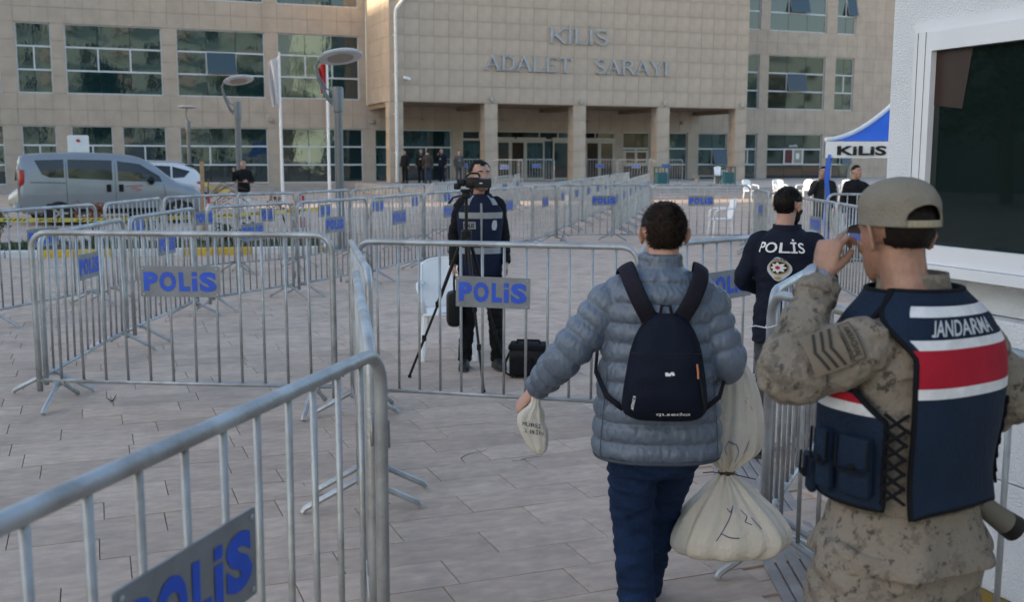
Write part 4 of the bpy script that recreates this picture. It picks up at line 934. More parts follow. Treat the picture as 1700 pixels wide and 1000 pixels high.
def head_shells(Mx, k=1., neck=.20, face=True):
    out = []
    def add(mb): mb.v = [tuple(Mx @ (Vector(p)*k)) for p in mb.v]; out.append(mb)
    m = MB(); m.ell((0, -.014, .030), (.0775, .097, .088), 24); add(m)
    fl = Tor([(-.118, 0, .062, .018, .020, 2), (-.108, 0, .052, .034, .038, 2.2), (-.085, 0, .040, .049, .056, 2.3), (-.05, 0, .028, .060, .068, 2.3), (-.01, 0, .016, .068, .081, 2.2), (.03, 0, .006, .073, .090, 2.1), (.06, 0, 0, .070, .088, 2)]); add(fl.mesh(nz=24, nth=24))
    m = MB(); m.tube([(0, .088, .028), (0, .103, .005), (0, .118, -.028), (0, .100, -.036)], [.007, .0085, .012, .008], 10); add(m)
    for sx in (-1, 1):
        m = MB(); m.ell((sx*.010, .103, -.031), (.008, .009, .007), 10); add(m)
        m = MB(); m.tube([(sx*.008, .095, .028), (sx*.03, .090, .033), (sx*.055, .07, .026)], [.006, .008, .006], 8); add(m)
        m = MB(); m.ell((sx*.045, .066, -.025), (.020, .020, .022), 10); add(m)
        e = Matrix.Rotation(R(-12), 3, 'X') @ Matrix.Rotation(R(sx*36), 3, 'Z')
        m = MB(); m.ell((sx*.085, -.014, -.008), (.0075, .021, .034), 12, e); add(m)
        m = MB(); m.tube([(sx*.080, .0, .010), (sx*.091, -.010, .024), (sx*.099, -.026, .018), (sx*.098, -.030, -.006), (sx*.084, -.016, -.036)], [.005, .0055, .0055, .005, .006], 8); add(m)
    m = MB(); m.tube([(-.024, .088, -.064), (0, .101, -.062), (.024, .088, -.064)], [.004, .0065, .004], 8); add(m)
    m = MB(); m.tube([(-.020, .086, -.075), (0, .098, -.076), (.020, .086, -.075)], [.004, .007, .004], 8); add(m)
    m = MB(); m.tube([(0, -.012, .0), (0, -.018, -.06), (0, -.028, -.11), (0, -.042, -neck)], [.062, .058, .057, .064], 16); add(m)
    return out
def face_mask(kind):
    def hair(x, y, z):
        ax = abs(x)
        if ax > .068 and -.045 < y < .012 and z < .026: return False   # ears
        if y > .045: return z > .058+.25*(y-.045)*0+.012*(ax < .03)
        if y > .012: return z > .030-.0*(ax)
        if y > -.03: return z > .018
        return z > (-.052 if kind != 'fade' else -.036)+.35*max(0, y+.06)
    def hair_recede(x, y, z): return hair(x, y, z) and not (y > .03 and z < .085 and abs(x) > .02) and z > -.04
    def beard(x, y, z): return z < -.038+.02*(abs(x) > .055) and y > -.005 and z > -.135 and not (abs(x) < .024 and -.083 < z < -.052) and (y > .03 or z > -.11)
    return {'hair': hair, 'fade': hair, 'recede': hair_recede, 'beard': beard}[kind]
def hair_from(body, Mx, k, kind, mat, parent, thick=.007, strands=0, slen=.016, name='hair', comb=(0, -.4, -.35), seed=1):
    inv = Mx.inverted(); fn = face_mask(kind); rg = random.Random(seed)
    n = len(body.vertices); co = np.empty(n*3); no = np.empty(n*3); body.vertices.foreach_get('co', co); body.vertices.foreach_get('normal', no)
    co = co.reshape(-1, 3); no = no.reshape(-1, 3); mask = np.zeros(n, bool); loc = {}
    hc = np.array(Mx.translation)
    near = np.where(np.linalg.norm(co-hc, axis=1) < .2*k)[0]
    for i in near:
        q = (inv @ Vector(co[i]))/k
        if fn(q.x, q.y, q.z): mask[i] = True; loc[i] = q
    mb = MB(); idx = {}; v = []; faces = []
    adj = {}
    polys = [tuple(p.vertices) for p in body.polygons if all(mask[list(p.vertices)])]
    cnt = {}
    for p in polys:
        for i in p: cnt[i] = cnt.get(i, 0)+1
    for p in polys:
        for i in p:
            if i not in idx:
                t = thick*k*(1 if cnt[i] >= 4 else .15); t *= .8+.45*mnoise.noise(Vector(co[i])*55)
                idx[i] = len(v); v.append(Vector(co[i])+Vector(no[i])*t)
        faces.append(tuple(idx[i] for i in p))
    mb.add(v, faces)
    keys = [i for i in idx if cnt[i] >= 3]
    rot = Mx.to_3x3(); cb = rot @ Vector(comb)
    for _ in range(strands):
        if not keys: break
        i = rg.choice(keys); nn = Vector(no[i]); p = Vector(co[i])+nn*thick*k*.5+Vector((rg.gauss(0, .002), rg.gauss(0, .002), rg.gauss(0, .002)))
        d = (nn*.75+cb+Vector((rg.gauss(0, .28), rg.gauss(0, .28), rg.gauss(0, .28)))).normalized(); w = d.cross(nn); w = w.normalized()*.0011*k if w.length > 1e-4 else Vector((.001, 0, 0)); L = slen*k*rg.uniform(.6, 1.25)
        mb.add([p-w, p+w, p+d*L*.6+w*.7-nn*.001, p+d*L-nn*.003], [(0, 1, 2), (0, 2, 3)])
    me = bpy.data.meshes.new(name); me.from_pydata(mb.v, [], mb.f); me.materials.append(mat); me.polygons.foreach_set('use_smooth', [True]*len(me.polygons)); me.update()
    return link(name, me, parent)
def eyes(Mx, k, parent):
    for sx in (-1, 1):
        m = MB(); m.ell((sx*.031, .0775, .009), (.0105, .0100, .0045), 12); m.v = [tuple(Mx @ (Vector(p)*k)) for p in m.v]; e = m.build('eye', m_eye, parent, smooth=True)
        m = MB(); m.ell((sx*.031, .0855, .009), (.0058, .0045, .0062), 10); m.v = [tuple(Mx @ (Vector(p)*k)) for p in m.v]; m.build('iris', m_iris, e, smooth=True)
        m = MB(); m.tube([(sx*.014, .098, .031), (sx*.032, .097, .037), (sx*.052, .080, .031)], [.0035, .0048, .002], 6, flat=.7); m.v = [tuple(Mx @ (Vector(p)*k)) for p in m.v]; m.build('eyebrow', m_hair, parent)
    m = MB(); m.tube([(-.022, .0925, -.0695), (0, .1065, -.0695), (.022, .0925, -.0695)], .0022, 6); m.v = [tuple(Mx @ (Vector(p)*k)) for p in m.v]; m.build('mouth', m_lip, parent)
def shoe(parent, ank, yaw, k=1., mat=None, pitch=0.):
    Rm = Matrix.Translation(Vector(ank)) @ Matrix.Rotation(yaw, 4, 'Z') @ Matrix.Rotation(pitch, 4, 'X')
    a = Tor([(-.085, 0, 0, 1, 1, 2), (0, 0, 0, 1, 1, 2)])
    mb = MB(); v = []; sg = 16; prof = [(-.085, .030, .055), (-.075, .036, .085), (-.03, .040, .10), (.03, .042, .085), (.09, .046, .062), (.14, .043, .048), (.175, .030, .036), (.185, .012, .025)]
    for (y, hw_, top) in prof:
        for i in range(sg):
            an = 2*PI*i/sg; x = hw_*math.copysign(abs(math.cos(an))**.7, math.cos(an)); z = math.sin(an); z = top*abs(z)**.8 if z > 0 else -.012*abs(z)**.4
            v.append(Vector((x, y, -.085+.022+z))*k)
    f = [(i*sg+j, i*sg+(j+1) % sg, (i+1)*sg+(j+1) % sg, (i+1)*sg+j) for i in range(len(prof)-1) for j in range(sg)]+[tuple(range(sg))[::-1], tuple((len(prof)-1)*sg+j for j in range(sg))]
    mb.add([Rm @ p for p in v], f); o = mb.build('shoe', mat or m_shoe, parent, smooth=True)
    s = MB(); pl = [(.034, -.088), (.043, -.03), (.046, .09), (.040, .15), (.02, .187), (-.02, .187), (-.040, .15), (-.046, .09), (-.043, -.03), (-.034, -.088)]
    s.prism(pl, lambda a_, b_, d: Rm @ (Vector((a_, b_, d))*k), -.085, -.060); s.build('sole', m_sole, o)
def lookmat(pos, yaw=0., pitch=0., tilt=0.):
    return Matrix.Translation(Vector(pos)) @ Matrix.Rotation(yaw, 4, 'Z') @ Matrix.Rotation(pitch, 4, 'X') @ Matrix.Rotation(tilt, 4, 'Y')

def person(name_label, loc, rz, H, top, legs, skin=None, hairm=None, pose=None, yaw=0., pitch=0., vox=.014, group=None, collar=None, shoes=None, hairk='hair', detail=0, coat=0., hands=True, wr=.006, bulk=1., beard=False, headk=1.):
    """generic standing figure; pose: joints in metres for a 1.75 m body, facing +Y"""
    e = empty('person', loc, rz, name_label, 'person', group); k = H/1.75; skin = skin or m_skin
    J = dict(hipL=(-.09, 0, .90), hipR=(.09, 0, .90), knL=(-.10, .02, .49), knR=(.10, .02, .49), anL=(-.115, -.03, .085), anR=(.115, -.03, .085), shL=(-.172, -.01, 1.385), shR=(.172, -.01, 1.385), elL=(-.245, -.03, 1.13), elR=(.245, -.03, 1.13), wrL=(-.255, .05, .885), wrR=(.255, .05, .885), hd=(0, .025, 1.622), dL=(0, .15, -1), dR=(0, .15, -1), pL=(1, 0, 0), pR=(-1, 0, 0))
    if pose: J.update(pose)
    J = {a: Vector(b)*(k if a[0] not in 'dp' or a == 'hd' else 1) for a, b in J.items()}
    Mx = lookmat(J['hd'], yaw, pitch); hk = k*headk
    tl = [(.84, 0, 0, .15, .11, 2.3), (.92, 0, 0, .172, .125, 2.4), (1.05, 0, .005, .158, .112, 2.3), (1.22, 0, 0, .175, .118, 2.4), (1.34, 0, -.005, .182, .115, 2.5), (1.42, 0, -.01, .145, .09, 2.3), (1.465, 0, -.015, .085, .066, 2), (1.49, 0, -.015, .064, .058, 2)]
    base = Tor([tuple(c*k if i < 5 else c for i, c in enumerate(l)) for l in tl])
    sh = head_shells(Mx, hk, .19); sh.append(base.mesh(off=-.02*k, nz=24, nth=24))
    for s_, sd in (('L', -1), ('R', 1)):
        sh.append(limb([J['sh'+s_]+Vector((-.05*sd, 0, .0)), J['sh'+s_], J['el'+s_], J['wr'+s_]], [.045*k, .045*k, .034*k, .026*k], 5, 10)); sh += hand(J['wr'+s_], J['d'+s_], J['p'+s_], sd, (28, 32, 20), k)
        sh.append(limb([J['hip'+s_]+Vector((0, 0, .05)), J['kn'+s_], J['an'+s_]], [.075*k, .05*k, .035*k], 6, 10))
    body = fuse(sh, vox, 1, skin, 'body'); bo = link('body', body, e)
    hair_from(body, Mx, hk, hairk, hairm or m_hair, e, .008, 0 if vox > .009 else 1500)
    eyes(Mx, hk, e)
    z0 = .80-coat
    cl = [(z0, 0, 0, (.182+coat*.15)*bulk, (.138+coat*.1)*bulk, 2.4), (.95, 0, 0, .188*bulk, .140*bulk, 2.4)]+[(l[0], l[1], l[2], (l[3]+.016)*bulk, (l[4]+.016)*bulk, l[5]) for l in tl[2:]]
    ct = Tor([tuple(c*k if i < 5 else c for i, c in enumerate(l)) for l in cl]); cs = [ct.mesh(nz=40, nth=36)]
    for s_, sd in (('L', -1), ('R', 1)):
        wv = J['wr'+s_]; cs.append(limb([J['sh'+s_]+Vector((-.07*sd*k, 0, .005)), J['sh'+s_], (J['sh'+s_]+J['el'+s_])/2, J['el'+s_], (J['el'+s_]+wv)/2, wv], [.058*k*bulk, .068*k*bulk, .062*k*bulk, .054*k*bulk, .050*k*bulk, .043*k*bulk], 6, 16))
    me = fuse(cs, vox*.9, 2, top, 'jacket'); wrinkle(me, wr*k, 9/k, (1, 1, 1.6)); jo = link('jacket', me, e)
    ls = [Tor([tuple(c*k if i < 5 else c for i, c in enumerate(l)) for l in ((.80, 0, 0, .14, .10, 2.2), (.86, 0, 0, .175, .125, 2.3), (.95, 0, 0, .178, .128, 2.3), (1.03, 0, 0, .168, .12, 2.3))]).mesh(nz=14, nth=28)]
    for s_ in 'LR': ls.append(limb([J['hip'+s_]+Vector((0, 0, .02)), (J['hip'+s_]+J['kn'+s_])/2, J['kn'+s_], (J['kn'+s_]+J['an'+s_])/2, J['an'+s_]+Vector((0, 0, -.02))], [.098*k, .086*k, .068*k, .062*k, .058*k], 6, 16))
    me = fuse(ls, vox*.9, 2, legs, 'trousers'); wrinkle(me, wr*k, 8/k, (1, 1, 1.8)); link('trousers', me, e)
    for s_, sd in (('L', 1), ('R', -1)): shoe(e, J['an'+s_], sd*R(8), k, shoes)
    if collar:
        c = MB(); c.add([ct(PI+a, z*k, .004) for (a, z) in ((-.10, 1.20), (.10, 1.20), (.28, 1.44), (-.28, 1.44))], [(0, 1, 2, 3)]); c.build('shirt', collar, e)
    if beard: hair_from(body, Mx, hk, 'beard', beard, e, .0025, name='beard')
    return e, J, ct, Mx, k, body
m_blk = M('cloth_black', (.012, .012, .014), .85, 0, .15, 8, .2, 60, spec=.12); m_navy = M('cloth_navy', (.011, .014, .026), .85, 0, .12, 8, .2, 60, spec=.12); m_dkg = M('cloth_dark_grey', (.030, .031, .033), .85, 0, .15, 8, .2, 60, spec=.12); m_jean = M('denim_blue', (.035, .055, .085), .85, 0, .2, 14, .3, 90, spec=.12); m_wsh = M('shirt_white', (.62, .62, .63), .8); m_gsuit = M('suit_grey', (.09, .088, .085), .85, spec=.12); m_brn = M('leather_brown', (.035, .022, .017), .6)
PX = lambda px, Y: (px-850)/1760*Y
bgp = 'people gathered in the porch'
person('person in dark clothes at the left edge of the porch, half behind the column', (PX(673, 54.5), 54.5, FL), R(150), 1.70, m_blk, m_blk, group=bgp, vox=.018)
person('person in a dark suit and pale shirt facing the group, left of the leather jacket', (PX(700, 55.6), 55.6, FL), R(170), 1.78, m_blk, m_blk, group=bgp, vox=.018, collar=m_wsh)
person('person in dark leather jacket and blue jeans with back turned in the porch', (PX(711, 54.4), 54.4, FL), R(15), 1.72, m_brn, m_jean, group=bgp, vox=.018)
person('person in navy suit and white shirt, hand to the face, in the porch', (PX(734, 54.8), 54.8, FL), R(150), 1.80, m_navy, m_navy, group=bgp, vox=.018, collar=m_wsh, pose=dict(elR=(.25, .08, 1.16), wrR=(.10, .22, 1.40), dR=(-.4, .1, 1), pR=(-1, -.3, 0)))
person('person in grey suit standing alone by the porch pillar', (PX(762, 55.2), 55.2, FL), R(200), 1.70, m_gsuit, m_gsuit, group=bgp, vox=.018, collar=m_wsh)
person('person in black shirt and white trousers with raised hand behind the lamp post', (-7.78, 30.9, 0), R(190), 1.70, m_blk, m_wsh, vox=.016, hairm=M('hair_sunlit', (.28, .20, .12), .6), pose=dict(elR=(.28, .08, 1.16), wrR=(.27, .20, 1.42), dR=(0, .2, 1), pR=(0, 1, 0), elL=(-.27, -.02, 1.14), wrL=(-.12, .18, 1.12), dL=(1, .3, .1), pL=(0, -1, .0)))  # hair coloured lighter to stand for sun on the head
person('person in black jacket reaching out an arm under the blue tent', (5.98, 18.6, 0), R(205), 1.70, m_blk, m_dkg, vox=.014, pose=dict(elL=(-.36, .12, 1.26), wrL=(-.46, .34, 1.42), dL=(-.3, 1, .5), pL=(0, 0, -1)))
person('person in dark jacket holding something to the face at the tent corner', (5.95, 20.4, 0), R(160), 1.66, m_dkg, m_blk, vox=.016, pose=dict(elR=(.24, .14, 1.18), wrR=(.08, .26, 1.45), dR=(-.3, 0, 1), pR=(-1, -.3, 0)))

# ---- cameraman in police vest
e, J, ct, Mx, k, body = person('standing police cameraman in black jacket and navy reflective vest facing the lens', (-.275, 9.02, 0), R(187), 1.79, m_blk, m_blk, m_skin, m_hair, dict(shL=(-.150, -.01, 1.385), shR=(.150, -.01, 1.385), elL=(-.205, -.03, 1.13), wrL=(-.212, .08, .90), elR=(.212, -.04, 1.13), wrR=(.222, .05, .885), hd=(0, .035, 1.622), anL=(-.15, .0, .085), anR=(.13, -.02, .085), knL=(-.125, .02, .49)), R(14), R(2), .0075, None, beard=M('stubble', (.20, .115, .085), .7, 0, .25, 60), bulk=.90, wr=.009, hairk='recede', headk=1.06)
m_vest = M('vest_navy', (.013, .019, .042), .8, 0, .12, 9, .2, 50, spec=.12); m_refl = M('reflective_grey', (.25, .26, .27), .45, 0, .08, 30)
VZ0, VZ1 = .80*k, 1.47*k
def armhole(S, sh, r, off, z0, z1, nth=96, nz=64, thick=.006):
    v = MB().add([], []); mb = MB(); w = nth; pts = [[S(2*PI*i/nth, z0+(z1-z0)*j/nz, off) for i in range(nth)] for j in range(nz+1)]
    keep = []
    for j in range(nz):
        for i in range(nth):
            c = (pts[j][i]+pts[j][(i+1) % nth]+pts[j+1][i]+pts[j+1][(i+1) % nth])/4
            if all(((c-s_[0])-Vector(s_[1])*(c-s_[0]).dot(Vector(s_[1]))).length > r for s_ in sh): keep.append((j, i))
    idx = {}; V = []; F = []
    def g(j, i):
        i %= nth
        if (j, i) not in idx: idx[(j, i)] = len(V); V.append(pts[j][i])
        return idx[(j, i)]
    for (j, i) in keep: F.append((g(j, i), g(j, i+1), g(j+1, i+1), g(j+1, i)))
    mb.add(V, F); return mb
vest = armhole(ct, [(J['shL'], (1, 0, 0)), (J['shR'], (1, 0, 0))], .088*k, .012, VZ0, VZ1)
vo = vest.build('vest', m_vest, e, smooth=True); md = vo.modifiers.new('thick', 'SOLIDIFY'); md.thickness = .008; md.offset = 1
for (a, b, c, d) in ((PI-1.05, PI+1.05, 1.275, 1.325), (PI-1.45, PI+1.45, .985, 1.035), (-1.2, 1.2, 1.275, 1.325), (-1.45, 1.45, .985, 1.035)): ct.patch(a, b, c*k, d*k, .021, .002, 30, 3).build('reflective_band', m_refl, vo)
for (t0, s_) in ((PI-.62, 1), (PI+.62, -1)): ct.patch(t0-.16, t0+.16, 1.385*k, 1.462*k, .021, .002, 6, 6).build('reflective_band', m_refl, vo)
ct.patch(PI-.022, PI+.022, .80*k, 1.40*k, .021, .003, 3, 30).build('zip', m_refl, vo)
o = ct.patch(PI-.78, PI-.18, 1.19*k, 1.25*k, .021, .002, 14, 3); lp = o.build('name_patch', m_refl, vo)
lt = MB(); text_on(lt, 'POLIS', lambda u, v: ct(PI-.48+u/(ct.rx(1.22*k)), 1.22*k+v, .0265), .085, .035, .03); lt.build('lettering', m_black, lp)
o = ct.patch(PI+.40, PI+.66, 1.18*k, 1.26*k, .021, .002, 6, 6, lambda u, v: (PI+.53+.14*(u-.5)*2*(.55+.45*math.sin(v*PI*.9+.2)), (1.18+.08*v)*k)); o.build('badge', M('badge_pale', (.45, .46, .50), .5), vo)
cl = MB(); ringc = Tor([(1.44*k, 0, -.012, .083, .078, 2), (1.48*k, 0, -.015, .078, .075, 2), (1.525*k, 0, -.018, .083, .080, 2)]); cl = ringc.patch(-PI*.84, PI*.84, 1.445*k, 1.525*k, .0, .006, 40, 6); cl.build('collar', m_blk, e, smooth=True)
# ---- tripod, camcorder, bags
tp = empty('camera_tripod', (-.37, 8.56, 0), 0, 'black camera tripod standing in front of the cameraman', 'tripod')
for (x, y) in ((-.476, .05), (.152, -.51), (.309, .46)):
    l = MB(); l.tube([(x*.06, y*.06, 1.18), (x*.5, y*.5, .62)], .015, 8, flat=.7); l.tube([(x*.46, y*.46, .66), (x, y, .02)], .0105, 8); lo = l.build('leg', m_black, tp)
    for kk_ in (.5, .74): l = MB(); c = Vector((x*kk_, y*kk_, 1.18*(1-kk_)+.03)); l.cbox(c, (.036, .036, .05), .008); l.build('clamp', m_black, lo)
    l = MB(); l.ell((x, y, .015), (.018, .018, .015), 8); l.build('rubber_foot', m_black, lo)
l = MB(); l.tube([(0, 0, .95), (0, 0, 1.50)], .014, 8); l.lathe([(.035, 1.14), (.045, 1.17), (.045, 1.22), (.025, 1.24)], 12); l.build('column', m_black, tp, smooth='auto')
l = MB(); l.cbox((0, 0, 1.515), (.07, .08, .06), .012); l.cbox((0, 0, 1.55), (.09, .11, .02), .005); l.tube([(-.03, .0, 1.51), (-.11, .1, 1.49), (-.15, .22, 1.44)], [.009, .008, .011], 8); l.build('pan_head', m_black, tp, smooth='auto')
cc = empty('camcorder', (-.31, 8.56, 1.562), R(-8), 'black camcorder mounted on the tripod before the face', 'camcorder')
l = MB(); l.cbox((.0, 0, .05), (.13, .085, .085), .02); l.build('body', m_black, cc, smooth='auto'); l = MB(); l.lathe([(.036, 0), (.036, .06), (.04, .065), (.04, .08), (.03, .081)], 16, (.06, 0, .052), Matrix.Rotation(R(90), 3, 'Y')); l.build('lens', M('lens_black', (.01, .01, .011), .25, coat=.4), cc, smooth='auto')
l = MB(); l.cbox((.085, -.058, .045), (.135, .012, .066), .004); sc_ = l.build('fold_out_screen', m_black, cc); lt = MB(); lt.box((.07, -.0645, .047), (.026, .001, .006)); lt.build('mark', m_white, sc_)
l = MB(); l.tube([(-.07, .02, .095), (-.03, .02, .125), (.03, .02, .125), (.05, .02, .095)], .009, 8); l.cbox((-.10, 0, .05), (.07, .06, .06), .015); l.cbox((-.13, -.015, .02), (.05, .07, .05), .012); l.build('handle', m_black, cc, smooth='auto')
cb = empty('camera_case', (-.49, 8.90, .42), R(6), 'soft black case hanging from the cameraman right hand', 'bag'); l = MB(); l.cbox((0, 0, .12), (.13, .20, .30), .045); l.build('body', m_black, cb, smooth='auto'); l = MB(); l.tube([(0, -.05, .26), (0, -.03, .40), (0, .03, .40), (0, .05, .26)], .008, 6); l.build('strap', m_black, cb)
gb = empty('camera_bag', (.14, 8.72, 0), R(-6), 'square black camera bag on the paving beside the tripod', 'bag'); l = MB(); l.cbox((0, 0, .125), (.31, .22, .24), .03); l.build('body', m_black, gb, smooth='auto'); l = MB(); l.cbox((0, 0, .252), (.325, .235, .05), .02); lo = l.build('lid', m_blk, gb, smooth='auto'); l = MB(); l.tube([(-.10, -.02, .27), (-.09, -.03, .305), (.0, -.05, .31), (.09, -.03, .305), (.1, -.02, .27)], .010, 6); l.build('handle', m_blk, lo); l = MB(); l.cbox((-.05, -.125, .10), (.19, .04, .15), .015); l.build('pocket', m_blk, gb, smooth='auto'); l = MB(); l.tube([(-.155, 0, .2), (-.19, -.06, .12), (-.185, -.1, .04), (-.12, -.15, .02)], .011, 6); l.build('strap', m_black, gb)
# ------------------------------------------------------------------ man with backpack (seen from behind)
m_puff = M('puffer_blue_grey', (.098, .124, .168), .42, 0, .10, 5, .25, 60, warp=(1.4, 1.4, .6)); m_pack = M('pack_navy', (.007, .010, .021), .75, 0, .14, 10, .22, 120, spec=.12); m_strap = M('pack_strap', (.014, .013, .021), .8, 0, .1, 10, .2, 120, spec=.12); m_jean2 = M('denim_dark', (.011, .024, .062), .85, 0, .25, 16, .35, 110, spec=.12)
BP = Vector((.533, 3.8, 0)); e = empty('person', BP, R(-3), 'man in a grey-blue quilted jacket and jeans with a navy backpack, seen from behind', 'person')
hd = Vector((.012, .03, 1.545)); Mx = lookmat(hd, R(6), R(2)); hk = .945
shL, elL, wrL = Vector((-.160, -.01, 1.308)), Vector((-.338, -.03, 1.10)), Vector((-.452, .10, .945))
shR, elR, wrR = Vector((.158, -.01, 1.308)), Vector((.243, -.03, 1.09)), Vector((.235, .19, 1.02))
hipL, knL, anL = Vector((-.085, 0, .80)), Vector((-.082, .02, .44)), Vector((-.060, -.12, .10)); hipR, knR, anR = Vector((.085, .03, .80)), Vector((.055, .24, .47)), Vector((-.005, .34, .085))
PT = [(.735, 0, .0, .226, .160, 2.5), (.756, 0, 0, .234, .168, 2.5), (.80, 0, 0, .235, .168, 2.5), (.92, 0, 0, .226, .160, 2.4), (1.08, 0, 0, .210, .146, 2.4), (1.22, 0, -.005, .206, .142, 2.5), (1.32, 0, -.01, .196, .132, 2.4), (1.385, 0, -.012, .150, .110, 2.2), (1.415, 0, -.01, .105, .090, 2.1), (1.432, 0, -.006, .082, .080, 2), (1.475, 0, 0, .079, .079, 2)]
ct = Tor(PT)
sh = head_shells(Mx, hk, .19); sh.append(ct.mesh(.85, 1.44, 20, 24, -.045))
sh += [limb([shL+Vector((.05, 0, 0)), shL, elL, wrL], [.045, .045, .034, .026], 5, 10), limb([shR-Vector((.05, 0, 0)), shR, elR, wrR], [.045, .045, .034, .026], 5, 10), limb([hipL, knL, anL], [.07, .048, .035], 6, 10), limb([hipR, knR, anR], [.07, .048, .035], 6, 10)]
sh += hand(wrL+Vector((-.012, .012, -.015)), (-.55, .35, -.62), (.55, .3, -.55), -1, (52, 62, 40), .97, (.5, .75, .3), .03, 45); sh += hand(wrR, (-.25, .9, -.2), (-.9, -.2, -.3), 1, (60, 70, 40), .97)
body = fuse(sh, .0052, 1, m_skinp, 'body'); link('body', body, e)
hair_from(body, Mx, hk, 'hair', m_hairb, e, .008, 8000, .014, 'hair', (0, -.1, -.6), 4); eyes(Mx, hk, e)
def quilt(sp, amp, z0): return lambda th, z: amp*(abs(math.sin(PI*(z-z0)/sp))**.55-.72)+.0022*mnoise.noise(Vector((math.sin(th)*9, math.cos(th)*9, z*22)))+.003*mnoise.noise(Vector((math.sin(th)*26, math.cos(th)*26, z*14)))
SP = .0715
def tq(th, z): return quilt(SP, .018, .735)(th, z) if z < 1.40 else quilt(.022, .002, 1.43)(th, z)
def sq(L): return .0150*(abs(math.sin(PI*(L-.02)/.066))**.55-.72)
cs = [ct.mesh(nz=190, nth=110, mod=tq)]
cs.append(limb([shL+Vector((.085, 0, .022)), shL, shL.lerp(elL, .5), elL, elL.lerp(wrL, .5), wrL+Vector((.004, -.004, .006))], [.064, .080, .077, .070, .062, .045], 26, 40, sq))
cs.append(limb([shR+Vector((-.085, 0, .022)), shR, shR.lerp(elR, .5), elR, elR.lerp(wrR, .5), wrR], [.064, .080, .077, .073, .064, .045], 26, 40, sq))
jm = fuse(cs, .0047, 0, m_puff, 'jacket'); wrinkle(jm, .0028, 13, (1.0, 1.0, .6)); wrinkle(jm, .0022, 40, (1.0, 1.0, .55)); jo = link('jacket', jm, e)
# stitched side seams and hem binding
for t0 in (-.98, .98): ct.patch(t0-.006, t0+.006, .742, 1.05, .006, .002, 1, 20).build('seam', M('seam_dark', (.045, .055, .075), .8), jo)
hb = MB(); hb.tube([ct(2*PI*i/60, .740, -.002) for i in range(60)], .0075, 8, closed=True); hb.build('hem_binding', MATS['seam_dark'], jo, smooth=True)
b_ = MB(); b_.box(shL+Vector((-.088, -.03, -.06)), (.006, .03, .05)); b_.build('sleeve_patch', m_black, jo)
ls = [Tor([(.66, 0, 0, .13, .11, 2.2), (.74, 0, 0, .178, .138, 2.3), (.85, 0, 0, .182, .14, 2.3), (.95, 0, 0, .17, .12, 2.3)]).mesh(nz=16, nth=30), limb([hipL+Vector((0, 0, .03)), hipL.lerp(knL, .5), knL, knL.lerp(anL, .5), anL+Vector((0, 0, -.03))], [.108, .092, .074, .070, .066], 8, 20), limb([hipR+Vector((0, 0, .03)), hipR.lerp(knR, .5), knR, knR.lerp(anR, .5), anR+Vector((0, 0, -.03))], [.106, .090, .072, .068, .064], 8, 20)]
jm = fuse(ls, .0065, 2, m_jean2, 'jeans'); wrinkle(jm, .0085, 8, (1, 1, 2.4)); jo2 = link('jeans', jm, e)
m_shoe2 = M('trainer_grey', (.20, .20, .20), .7, 0, .3, 18); shoe(e, anL+Vector((-.012, 0, 0)), R(10), 1., m_shoe2, R(-18)); shoe(e, anR, R(-6), 1., m_shoe2)
# ---- backpack
bp = empty('backpack', BP+Vector((.008, 0, .018)), R(-3), 'navy daypack with an orange zip pull worn on the quilted jacket', 'backpack')
OUT = [(.885, .105, .055), (.90, .132, .085), (.93, .145, .115), (.98, .143, .130), (1.06, .132, .128), (1.14, .117, .112), (1.20, .094, .092), (1.245, .062, .068), (1.265, .030, .045)]
od = np.array(spline(OUT, 6)); 
def pk(u, v, off=0.):  # u -1..1 across the outer face, v height
    w = float(np.interp(v, od[:, 0], od[:, 1])); d = float(np.interp(v, od[:, 0], od[:, 2])); a = u*PI/2
    x = .004+w*math.copysign(abs(math.sin(a))**.72, a); y = -.132-(d+off)*max(0, math.cos(a))**.55; return Vector((x, y, v))
mb = MB(); mb.grid(lambda s, t: pk(s*2-1, .885+.38*t)+Vector((0, -.004*mnoise.noise(Vector((s*7, t*8, 2)))-.006*mnoise.noise(Vector((s*3.1, t*4, 7))), 0)), 44, 50); n0 = len(mb.v)
mb.grid(lambda s, t: Vector((pk(s*2-1, .885+.38*t).x, -.128, .885+.38*t)), 44, 50); mb.build('body', m_pack, bp, smooth=True)
p_ = MB(); p_.tube([pk(-.97, .90+.35*t/30)+Vector((0, -.004, 0)) for t in range(31)]+[pk(-.97+1.94*t/12, 1.262) for t in range(1, 12)]+[pk(.97, 1.25-.35*t/30)+Vector((0, -.004, 0)) for t in range(31)], .0045, 6); p_.build('piping', m_strap, bp, smooth=True)
p_ = MB(); p_.tube([pk(-.86+1.72*t/24, 1.125+.012*math.cos((t-12)/12*1.5), .002) for t in range(25)], .0028, 6); p_.build('panel_seam', m_black, bp, smooth=True)
p_ = MB(); p_.tube([pk(.52, 1.10-.16*t/12+.0, .003)+Vector((.012*t/12, 0, 0)) for t in range(13)], .0035, 6); zp = p_.build('zip', m_black, bp, smooth=True)
p_ = MB(); p_.tube([pk(.52, 1.10, .007), pk(.52, 1.075, .009), pk(.50, 1.05, .010)], .0035, 6); p_.build('zip_pull', M('orange_pull', (.45, .16, .07), .6), zp)
def pt_text(txt, u0, v0, w, h, rot=0., b=.02):
    t = MB(); cr, sr = math.cos(rot), math.sin(rot); text_on(t, txt, lambda a, c: pk(u0+(a*cr-c*sr)/.16, v0+(a*sr+c*cr), .009), w, h, b); t.build('lettering', m_white, bp)
pt_text('quechua', .10, .925, .062, .017); pt_text('ARPENAZ 10', -.52, .962, .052, .012, R(84))
